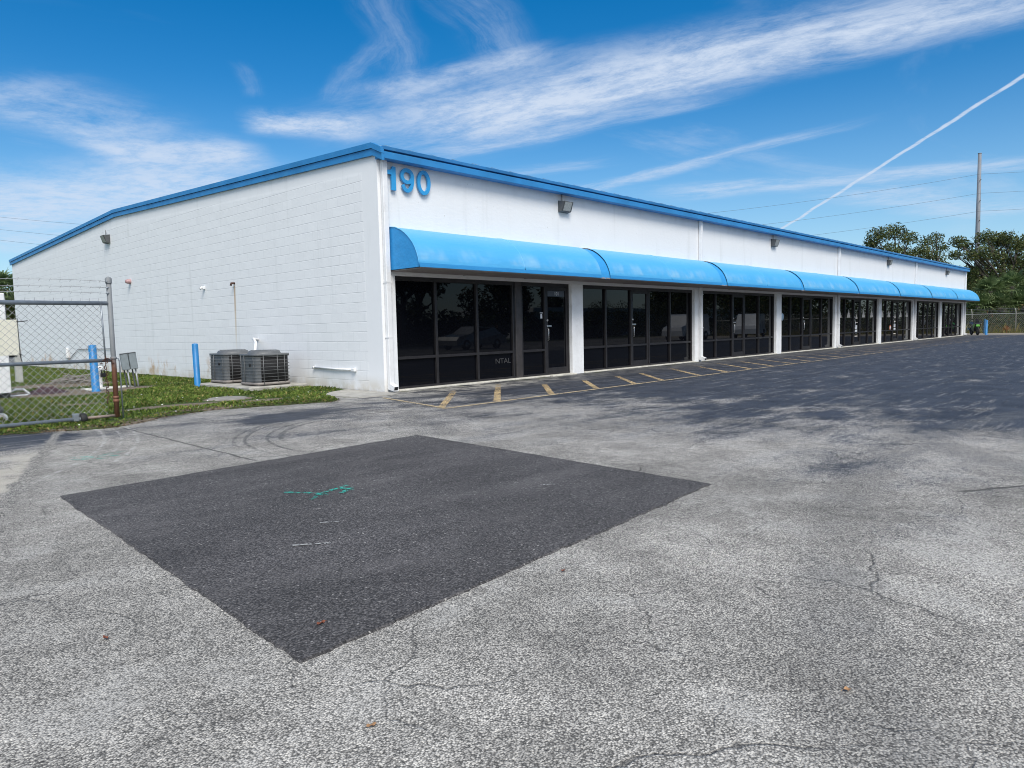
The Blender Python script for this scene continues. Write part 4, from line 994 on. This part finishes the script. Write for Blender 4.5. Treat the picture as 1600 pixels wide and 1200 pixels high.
# fallen leaves on the lot
def leaf(x, y, s, m, label, z=.004):
    n = 9; rim = []; s *= .8
    for k in range(n * 2):
        a = 2 * math.pi * k / (n * 2); r = s * (1 - .45 * abs(math.sin(a))) * (1 + .12 * math.sin(3 * a)); rim.append((r * math.cos(a), r * math.sin(a) * .8, s * (.10 + .35 * (math.sin(a * 1.5 + 1) ** 2))))
    mb = MB(); mb.add(rim + [(0, 0, .05 * s)], [(i, (i + 1) % (2 * n), 2 * n) for i in range(2 * n)], True); mb.tube([(s * .9, 0, .3 * s), (s * 1.5, .1 * s, .1 * s)], s * .04, 5)
    o = mb.build('dry_leaf', m); o.location = (x, y, z); o.rotation_euler = (0, 0, RNG.uniform(0, 6.28)); tag(o, label, 'leaf', 'dry leaves on the asphalt')
leaf(-7.15, -9.26 + .13, .026, LEAFB, 'curled red brown leaf on the dark asphalt patch near its front corner', .0105)
leaf(-7.80, -8.56, .024, LEAFB, 'small brown leaf on grey asphalt left of the dark patch')
leaf(-6.29, -10.96, .024, LEAFT, 'tan leaf on grey asphalt at the lower right')
leaf(-7.47, -9.93, .020, LEAFT, 'small tan leaf below the front corner of the dark patch')
leaf(-5.98, -9.49, .022, LEAFB, 'dark brown leaf just outside the right edge of the dark patch')

# ------------------------------------------------------------------ motorcycle at the far corner
mo = thing('motorcycle', (52.95, -.50, 0), 'black and lime green sport motorcycle parked at the far building corner', 'motorcycle', rz=R(206))
for wx, nm in ((-.68, 'wheel'), (.70, 'wheel')):
    mb = MB(); pr = [(.24 + .065 * math.cos(a), .065 * math.sin(a)) for a in np.linspace(0, 2 * math.pi, 11)]; mb.lathe(pr, 24, (wx, 0, .305), 'y'); wh = mb.build(nm, RUBBER, mo)
    mb = MB(); mb.lathe([(.20, -.03), (.21, 0), (.20, .03)], 24, (wx, 0, .305), 'y')
    for k in range(5): a = k * 2 * math.pi / 5; mb.tube([(wx, 0, .305), (wx + .2 * math.cos(a), 0, .305 + .2 * math.sin(a))], .018, 6)
    mb.build('rim', DGREY, wh)
mb = MB(); mb.extr([(-.55, .30), (.30, .26), (.45, .55), (.10, .72), (-.35, .66)], -.12, .12, 'y'); mb.tube([(-.68, .09, .305), (-.1, .11, .42)], .03, 6); mb.tube([(-.3, -.15, .28), (-.85, -.16, .48)], [.04, .06], 10); mb.build('engine_frame', BLACK_P, mo)
mb = MB()
for sy in (-1, 1): mb.tube([(.70, sy * .08, .305), (.50, sy * .09, .85)], .024, 8)
mb.build('fork', DGREY, mo)
mb = MB(); mb.extr([(.05, .40), (.42, .36), (.62, .62), (.72, .82), (.52, .96), (.30, .82), (.10, .62)], -.19, .19, 'y'); fr_ = mb.build('fairing', BLACK_P, mo)
mb = MB()
for sy in (-.195, .191): mb.extr([(.22, .50), (.52, .55), (.66, .78), (.50, .86), (.34, .70)], sy, sy + .004, 'y')
mb.extr([(-.08, .60), (.04, .60), (.10, .72), (-.05, .72)], -.14, .14, 'y'); mb.box(.56, -.12, .62, .735, .12, .78, .03); mb.build('side_flash', GREEN_P, fr_)
mb = MB(); mb.add([(-.12, -.1, .74), (.30, -.13, .78), (.42, 0, .98), (.0, 0, .93), (.30, .13, .78), (-.12, .1, .74)], [(0, 1, 2, 3), (3, 2, 4, 5), (0, 3, 5), (1, 4, 2)], True); mb.build('fuel_tank', GREEN_P, mo)
mb = MB(); mb.extr([(-.95, .98), (-.60, .86), (-.15, .78), (-.12, .70), (-.55, .72), (-.92, .88)], -.11, .11, 'y'); mb.build('seat', BLACK_P, mo)
mb = MB(); mb.add([(.62, -.13, .92), (.62, .13, .92), (.42, .10, 1.18), (.42, -.10, 1.18)], [(0, 1, 2, 3)]); mb.build('windscreen', GLASS, mo)
mb = MB(); mb.tube([(.44, -.34, .98), (.50, -.1, .96), (.50, .1, .96), (.44, .34, .98)], .016, 8)
for sy in (-1, 1): mb.tube([(.50, sy * .16, 1.0), (.46, sy * .28, 1.14)], .01, 6); mb.box(.43, sy * .24, 1.12, .47, sy * .34, 1.19, .01)
mb.build('handlebar', BLACK_P, mo)

# ------------------------------------------------------------------ far fence
ff = thing('chain_link_fence', (0, 0, 0), 'far chain link fence with white top rail in front of dense scrub', 'fence')
FX = 60.6
mb = MB(); mb.tube([(FX, -24, 1.56), (FX, 9, 1.56)], .028, 6); mb.build('top_rail', mat('bright_rail', (.50, .50, .47), .5, .1, 2.), ff)
for i in range(11):
    y = 7.1 - 3. * i; mb = MB(); mb.tube([(FX, y, -.1), (FX, y, 1.60), (FX - .28, y, 1.95)], .032, 8); mb.build('post', mat('fence_post_grey', (.40, .39, .35), .6, .1, 3.) if i == 0 else bpy.data.materials['fence_post_grey'], ff)
mb = MB(); k = -24 - 1.5; S2 = .14
while k < 9:
    for sg in (1, -1):
        a = (k, .05) if sg > 0 else (k + 1.5, .05); b = (k + 1.5, 1.55) if sg > 0 else (k, 1.55)
        if min(a[0], b[0]) > -24 and max(a[0], b[0]) < 9: mb.tube([(FX, a[0], a[1]), (FX, b[0], b[1])], .0035, 3, False)
    k += S2
mb.build('wire_mesh', GALV_L, ff)
mb = MB()
for q in (.33, .66, 1.): mb.tube([(FX - .28 * q, -24, 1.60 + .35 * q), (FX - .28 * q, 9, 1.60 + .35 * q)], .005, 4)
mb.build('barbed_wire', GALV_L, ff)

# ------------------------------------------------------------------ vegetation
def leaf_cloud(blobs, per, size, flat=.35):
    Vs = []
    for (cx, cy, cz, rx, ry, rz) in blobs:
        n = int(1.5 * per * (rx * ry * rz) ** .6)
        d = RNG.normal(size=(n, 3)); d /= np.linalg.norm(d, axis=1)[:, None]; q = RNG.uniform(0, 1, n) ** .45
        q *= 1 + .22 * np.sin(d[:, 0] * 7 + cx * 3) * np.sin(d[:, 1] * 6 + cy) * np.sin(d[:, 2] * 8 + cz)
        c = np.array([cx, cy, cz]) + d * q[:, None] * np.array([rx, ry, rz])
        nrm = RNG.normal(size=(n, 3)) + d * .5 + np.array([0, 0, flat]); nrm /= np.linalg.norm(nrm, axis=1)[:, None]
        u = np.cross(nrm, RNG.normal(size=(n, 3))); u /= np.linalg.norm(u, axis=1)[:, None]; w = np.cross(nrm, u)
        s = size * RNG.uniform(.55, 1.25, n)[:, None]
        V = np.stack([c + u * s, c + w * s * .45 + nrm * s * .12, c - u * s, c - w * s * .45 + nrm * s * .12], 1); Vs.append(V.reshape(-1, 3))
    V = np.concatenate(Vs); return V, np.arange(len(V)).reshape(-1, 4)
def limbs(base, h, blobs, r0):
    mb = MB(); bx, by = base; top = (bx + .2, by + .1, h)
    mb.tube([(bx, by, -.1), (bx + .06, by, h * .35), (bx + .15, by + .05, h * .7), top], [r0, r0 * .85, r0 * .7, r0 * .5], 9)
    for (cx, cy, cz, rx, ry, rz) in blobs:
        s = (bx + .1, by + .03, min(h * .75, cz * .55)); m1 = ((s[0] + cx) / 2 + RNG.normal() * .15, (s[1] + cy) / 2 + RNG.normal() * .15, (s[2] + cz) / 2 - .15)
        mb.tube([s, m1, (cx, cy, cz)], [r0 * .45, r0 * .28, r0 * .1], 6)
        for k in range(3):
            e = (cx + RNG.normal() * rx * .5, cy + RNG.normal() * ry * .5, cz + RNG.normal() * rz * .5); mb.tube([m1, ((m1[0] + e[0]) / 2, (m1[1] + e[1]) / 2, (m1[2] + e[2]) / 2 + .2), e], [r0 * .2, r0 * .12, r0 * .04], 5)
    return mb
def tree(base, h, blobs, label, per=420, size=.17, m=None, r0=.28, name='oak_tree', group='trees beyond the far fence'):
    root = thing(name, (base[0], base[1], 0), label, 'tree', group)
    off = [(b[0] - base[0], b[1] - base[1], *b[2:]) for b in blobs]
    V, F = leaf_cloud(off, per, size); raw_mesh('crown', V, F, m or OAK_L, root)
    limbs((0, 0), h, off, r0).build('trunk', BARK, root); return root
def at(px_, py_, dist):
    d = f_ + r2 * ((px_ - 800) / FPX) - u2 * ((py_ - 600) / FPX); p = M.translation + d * dist; return p
def blob(px_, py_, dist, rp, rq=None, dr=0.):
    """a leaf clump at real distance dist (m); radii given in metres"""
    p = at(px_, py_, dist + dr); rq = rq or rp; return (p.x, p.y, p.z, rp, rp, rq)
# real positions: an oak behind the building's far end, a second, and the scrub belt beyond the fence
A = [blob(x, y, 75, r, r * .75, dr) for x, y, r, dr in ((1372, 368, 1.25, 0), (1398, 362, 1.25, 1), (1420, 372, 1.0, -1), (1366, 392, 1.1, 1), (1392, 392, 1.2, -1), (1415, 398, 1.2, .5), (1440, 392, .9, 0), (1360, 380, .8, 0), (1430, 412, 1.2, 1), (1395, 418, 1.6, 0), (1380, 440, 1.8, 0))]
p = at(1400, 480, 75); tree((p.x, p.y), 7.2, A, 'tallest leafy oak rising behind the blue roof edge', 430, .135)
A = [blob(x, y, 78, r, r * .8, dr) for x, y, r, dr in ((1448, 378, .95, 0), (1462, 372, .9, 1), (1470, 388, .9, 0), (1452, 398, 1.1, -1), (1466, 408, 1.1, 1), (1440, 408, .9, 0), (1480, 418, .8, 0), (1455, 425, 1.5, 0))]
p = at(1460, 480, 78); tree((p.x, p.y), 6.5, A, 'small thin crowned oak between the two larger oaks', 300, .13)
A = [blob(x, y, 72, r, r * .75, dr) for x, y, r, dr in ((1496, 378, .85, 0), (1508, 384, .8, 1), (1492, 398, .7, 0), (1516, 400, .8, -1), (1540, 372, 1.15, 0), (1556, 378, 1.2, 1), (1572, 372, 1.1, 0), (1588, 384, 1.25, 0), (1604, 378, 1.2, 1), (1625, 385, 1.4, 0), (1534, 395, 1.0, -1), (1552, 402, 1.3, 0), (1578, 408, 1.4, 1), (1600, 412, 1.6, 0), (1535, 422, 1.2, .5), (1562, 430, 1.6, 0), (1590, 438, 1.8, 1), (1620, 430, 1.8, 0), (1525, 445, 1.2, 0), (1548, 448, 1.6, 1), (1575, 455, 1.7, 0), (1605, 452, 1.8, 0), (1518, 425, .9, 0))]
p = at(1568, 500, 72); tree((p.x, p.y), 6.2, A, 'broad spreading oak with a bare limb reaching left, at right edge', 440, .135, r0=.30)
A = [blob(x, y, 80, r, r * .9, dr) for x, y, r, dr in ((1506, 440, 2.0, 0), (1530, 455, 2.2, 1), (1512, 465, 1.8, -1), (1560, 462, 2.4, 2), (1590, 470, 2.4, 1), (1625, 470, 2.6, 0), (1500, 480, 1.8, 0), (1540, 490, 2., 0), (1580, 490, 2.2, 0), (1660, 465, 3., 0))]
p = at(1570, 505, 80); tree((p.x, p.y), 4.5, A, 'dark dense tree filling the gap behind the fan palms', 300, .22, DARK_L, name='broadleaf_tree')
A = [blob(x, y, 95, r, r, dr) for x, y, r, dr in ((1700, 420, 4, 0), (1760, 440, 4, 2), (1820, 430, 4.5, 0), (1660, 450, 3.5, 2), (1880, 440, 4.5, 3))]
p = at(1750, 505, 95); tree((p.x, p.y), 6, A, 'big tree beyond the fence just outside the right edge', 240, .26)
# fan palms
def fan_frond(V, F, base, yaw_, elev, L, nl=15, fr=.66):
    d = np.array([math.cos(yaw_) * math.cos(elev), math.sin(yaw_) * math.cos(elev), math.sin(elev)])
    side = np.array([-math.sin(yaw_), math.cos(yaw_), 0]); up = np.cross(d, side) * -1
    hub = base + d * L * .5 - np.array([0, 0, .06 * L])
    w = .012
    def quad(a, b, s, ww):
        o = len(V); V.extend([a - s * ww, a + s * ww, b + s * ww * .4, b - s * ww * .4]); F.append((o, o + 1, o + 2, o + 3))
    quad(base, hub, side, .022)
    for i in range(nl):
        a = (i / (nl - 1) - .5) * R(230); dd = d * math.cos(a) + side * math.sin(a); l = L * fr * (1 - .25 * abs(math.sin(a)))
        ps = np.cross(dd, up); mid = hub + dd * l * .55 + up * .02 * L; tip = hub + dd * l - np.array([0, 0, l * (.18 + .25 * RNG.uniform())])
        quad(hub + dd * l * .04, mid, ps, .050 * L); 
        o = len(V); V.extend([mid - ps * .020 * L, mid + ps * .020 * L, tip]); F.append((o, o + 1, o + 2, o + 2))
def palm_parts(root, trunk_h, nf, L, spread=(-.5, 1.3)):
    V, F = [], []
    for i in range(nf):
        u = (i + .5) / nf; el = spread[1] + (spread[0] - spread[1]) * u; fan_frond(V, F, np.array([RNG.normal() * .05, RNG.normal() * .05, trunk_h]), i * 2.399 + RNG.normal() * .15, el, L * RNG.uniform(.85, 1.1))
    mb = MB(); mb.v = [tuple(v) for v in V]; mb.f = [f if f[2] != f[3] else f[:3] for f in F]; mb.sm = [False] * len(F); mb.build('crown', PALM_L, root)
    mb = MB(); mb.tube([(0, 0, -.1), (.03, 0, trunk_h * .5), (0, 0, trunk_h)], [.17, .14, .15], 10)
    for k in range(int(trunk_h / .12)):
        a = k * 2.4; z = .1 + k * .12; mb.tube([(.13 * math.cos(a), .13 * math.sin(a), z), (.21 * math.cos(a), .21 * math.sin(a), z + .13)], [.03, .012], 5)
    mb.build('trunk', BARK, root)
pal = thing('fan_palm', (0, 0, 0), 'x', 'palm tree', 'fan palms behind the far fence'); palm_parts(pal, 2.6, 26, 1.9)
pal2 = thing('fan_palm', (0, 0, 0), 'x', 'palm tree', 'fan palms behind the far fence'); palm_parts(pal2, .5, 20, 1.8, (.0, 1.3))
plist = [(1548, 455, 64, 0, 1.0, 'fan palm with arching fronds behind the fence, above the blue bollards'), (1582, 447, 64.5, 0, 1.05, 'tallest fan palm at the right edge above the fence post'), (1528, 478, 63, 1, .95, 'low fan palm nearest the building end behind the fence'), (1562, 480, 63, 1, 1.0, 'low fan palm between the fence posts, right of the blue bollards'), (1600, 478, 63, 1, 1.05, 'low fan palm cut by the right edge of view'), (1512, 470, 66, 0, .75, 'slim fan palm half hidden by the awning end'), (1606, 462, 67, 0, 1.0, 'fan palm behind the tallest one at the right edge')]
used = {0: False, 1: False}
for (px_, py_, d, kk, sc, lb) in plist:
    src = (pal, pal2)[kk]; o = copy_tree(src) if used[kk] else src; used[kk] = True
    p = at(px_, py_, d); hh = (2.6, .5)[kk] * sc; o.location = (p.x, p.y, max(-.2, p.z - hh)); o.scale = (sc,) * 3; o.rotation_euler = (0, 0, RNG.uniform(0, 6.28)); o['label'] = lb
# scrub along the fence
bl = []
y = 10.
while y > -46:
    for k in range(3):
        bl.append((FX + .7 + RNG.uniform(0, 2.4), y + RNG.uniform(-.5, .5), RNG.uniform(.2, 1.5), .75, .8, RNG.uniform(.6, 1.0)))
    y -= .62
for k in range(60): bl.append((FX + 2 + RNG.uniform(0, 3), -4.2 - k * .66, RNG.uniform(1.5, 3.4), 1.3, 1.2, 1.5))
V, F = leaf_cloud(bl, 220, .095, .2)
tag(raw_mesh('undergrowth', V, F, DARK_L), kind='stuff')
# tall tan grass stems between fence and lot
n = 5000; x = FX - RNG.uniform(-.9, .35, n); y = RNG.uniform(-24, 8, n); h = RNG.uniform(.2, .9, n) * np.where(RNG.uniform(size=n) < .3, 1, .45); a = RNG.uniform(0, 6.28, n); l = h * RNG.uniform(.1, .5, n); w = .012
V = np.empty((n, 4, 3)); V[:, 0] = np.stack([x, y - w, 0 * x], 1); V[:, 1] = np.stack([x, y + w, 0 * x], 1); V[:, 2] = np.stack([x + np.cos(a) * l * .4, y + np.sin(a) * l * .4 + w, h * .6], 1); V[:, 3] = np.stack([x + np.cos(a) * l, y + np.sin(a) * l, h], 1)
tag(raw_mesh('tall_grass', V.reshape(-1, 3), np.arange(n * 4).reshape(n, 4), leaf_mat('tan_grass', (.10, .12, .03), (.28, .23, .09))), kind='stuff')
V, F = [], []
fan_frond(V, F, np.array([0., 0, 0]), .3, 1.45, .75, 13, .7)
mb = MB(); mb.v = [tuple(v) for v in V]; mb.f = [f if f[2] != f[3] else f[:3] for f in F]; mb.sm = [False] * len(F); o = mb.build('dead_frond', DRY_L); p = at(1549, 519, 67.); o.location = (60.3, -1.35, 0); tag(o, 'rust brown dead palm frond leaning at the far fence beside the bollards', 'palm frond')
# left of the building: cabbage palm and bushes
lp_ = thing('fan_palm', (0, 0, 0), 'fan palm behind the building, at the left edge above the gate', 'palm tree'); palm_parts(lp_, 3.2, 30, 1.7)
p = at(2, 452, 46); lp_.location = (p.x, p.y, p.z - 3.2)
A = [blob(x, y, 58, r, r, dr) for x, y, r, dr in ((4, 470, 1.4, 0), (20, 480, 1.4, 1), (12, 500, 1.8, 0), (-20, 480, 2, 0), (24, 505, 1.6, 2), (0, 515, 1.8, 0))]
p = at(5, 540, 58); tree((p.x, p.y), 2.2, A, 'dark bushy tree behind the building at the left edge', 420, .14, DARK_L, name='broadleaf_tree', group=None, r0=.2)

# ------------------------------------------------------------------ transmission line
def mono_pole(x, y, h, label):
    root = thing('utility_pole', (x, y, 0), label, 'utility pole'); mb = MB(); mb.tube([(0, 0, -1), (0, 0, h * .5), (0, 0, h)], [.46, .37, .27], 14); mb.lathe([(.31, h), (.31, h + .08), (0, h + .1)], 14); mb.build('shaft', POLE, root)
    mb = MB()
    for z in (25.3, 21.7, 18.3): mb.tube([(0, 0, z), (-.5, -.4, z + .05)], .06, 6)
    mb.build('insulator', DGREY, root); return root
pr = at(1531, 240, 125); mono_pole(pr.x, pr.y, pr.z, 'tall slender grey power pole rising above the oaks')
pl = at(-260, 240, 135); 
def span(a, b, sag, n=60):
    a, b = Vector(a), Vector(b); return [a.lerp(b, i / n) - Vector((0, 0, sag * 4 * (i / n) * (1 - i / n))) for i in range(n + 1)]
for k, (zr, y0, lb) in enumerate(((272, 312, 'top power wire of the three behind the building'), (302, 330, 'middle power wire of the three behind the building'), (330, 345, 'lowest power wire of the three behind the building'))):
    a = at(-220, y0, 135); b_ = at(1531, zr, 124.5); c_ = at(2600, zr - 130, 110)
    mb = MB(); mb.tube(span(a, b_, 8.2), .018, 5, False); mb.tube(span(b_, c_, 2.0), .018, 5, False)
    tag(mb.build('power_line', DGREY), lb, 'power line')

# ------------------------------------------------------------------ what the windows mirror: the far side of the lot
def vehicle(name, prof, glass, wdt, wheels, wr, paint, label, cat, loc, rz):
    root = thing(name, loc, label, cat, None, rz); mb = MB(); n = len(prof); hw = wdt / 2
    def ring(y, k): return [(x, y, .35 + (z - .35) * k if z > .35 else z) for x, z in prof]
    rows = [[(x, -hw + (.10 if z > .95 else .0), z) for x, z in prof], [(x, hw - (.10 if z > .95 else .0), z) for x, z in prof]]
    mb.add(rows[0] + rows[1], [tuple(range(n)), tuple(range(n, 2 * n))] + [(i, (i + 1) % n, n + (i + 1) % n, n + i) for i in range(n)]); body = mb.build('body', paint, root)
    for g in glass:
        mb = MB(); m_ = len(g)
        for sy in (-1, 1): mb.add([(x, sy * (hw - .10 + .004 + (.10 - .10 * min(1, max(0, (z - .9) / .05)) if z < .95 else 0)), z) for x, z in g], [tuple(range(m_))])
        mb.build('side_window', GLASS, root)
    for wx in wheels:
        for sy in (-1, 1):
            mb = MB(); mb.lathe([(wr * .6, -.1), (wr * .95, -.1), (wr, -.06), (wr, .06), (wr * .95, .1), (wr * .6, .1)], 22, (wx, sy * (hw - .09), wr), 'y'); wh = mb.build('wheel', RUBBER, root)
            mb = MB(); mb.lathe([(0, -.09), (wr * .3, -.1), (wr * .6, -.06), (wr * .6, .06), (wr * .3, .1), (0, .09)], 18, (wx, sy * (hw - .09), wr), 'y'); mb.build('rim', CHROME, wh)
    return root
WHT = mat('white_car_paint', (.72, .73, .74), .3, .04, 1., coat=.5); SIL = mat('silver_car_paint', (.36, .37, .38), .3, .05, 1., metal=.5, coat=.5)
VAN = [(-2.7, .35), (-2.72, 1.0), (-2.66, 1.95), (-2.5, 2.05), (1.0, 2.05), (1.35, 1.95), (1.95, 1.20), (2.75, 1.02), (2.85, .75), (2.82, .35)]
VG = [[(.35, 1.15), (1.70, 1.18), (1.25, 1.78), (.35, 1.85)], [(-2.4, 1.25), (-1.5, 1.25), (-1.5, 1.8), (-2.4, 1.8)]]
vehicle('white_van', VAN, VG, 1.95, (-1.7, 1.85), .36, WHT, 'white cargo van parked across the lot, mirrored in the third shop front', 'van', (43., -17.2, 0), R(172))
vehicle('white_van', VAN, VG[:1], 1.95, (-1.7, 1.85), .36, WHT, 'second white van across the lot, mirrored right of the first', 'van', (51., -15.5, 0), R(165))
CAR = [(-2.2, .30), (-2.25, .80), (-1.7, .95), (-1.15, 1.38), (.15, 1.42), (.95, .98), (2.0, .82), (2.2, .60), (2.18, .30)]
vehicle('silver_sedan', CAR, [[(-1.45, .97), (.75, .99), (.10, 1.34), (-1.10, 1.32)]], 1.75, (-1.35, 1.35), .32, SIL, 'silver sedan parked across the lot, mirrored in the first shop front', 'car', (22.4, -20.5, 0), R(178))
wb = thing('low_building', (85, -52, 0), 'low white flat roofed building across the lot, mirrored in the glass', 'building')
mb = MB(); mb.box(-28, -6, -.1, 28, 6, 3.2); mb.build('wall', WALLF, wb); mb = MB(); mb.box(-28.6, -6.6, 3.2, 28.6, 6.6, 3.75, .03); mb.build('roof', TRIM_W, wb)
for k in range(7): mb = MB(); mb.box(-25 + k * 8, 6.0, .9, -21 + k * 8, 6.05, 2.3); mb.build('window', GLASS, wb)
hb = []
for k in range(150):
    x_ = -6 + k; 
    if 55 < x_ < 115: continue
    hb.append((x_ + RNG.uniform(-.5, .5), -37 + RNG.uniform(-2.5, 2.5), RNG.uniform(.8, 1.6) * (1.9 if x_ < 30 else 1.), 1.3, 1.3, 1.5 * (1.7 if x_ < 30 else 1.)))
V, F = leaf_cloud(hb, 130, .30)
tag(raw_mesh('hedge_foliage', V, F, DARK_L), kind='stuff')
for i, (x, y, h, r, lb) in enumerate([(12, -31, 10, 4.2, 'first'), (20, -33, 11, 4.4, 'second'), (28, -35, 10.5, 4.2, 'third'), (37, -44, 10, 2.6, 'fourth'), (45, -40, 9, 3.4, 'fifth'), (52, -44, 9, 2.8, 'sixth'), (62, -47, 8, 2.2, 'seventh'), (68, -16, 9, 3.6, 'eighth'), (69, -24, 10, 4.2, 'ninth'), (70, -33, 10, 4.4, 'tenth')]):
    A = []
    for k in range(16): a = k * 2.4; q = r * (.25 + .6 * RNG.uniform()); A.append((x + q * math.cos(a), y + q * math.sin(a), h * (.22 + .68 * RNG.uniform()), r * .45, r * .45, r * .40))
    tree((x, y), h * .55, A, lb + ' tree from the west in the row across the lot', 150, .24, OAK_L if i % 2 else DARK_L, group='trees across the lot')
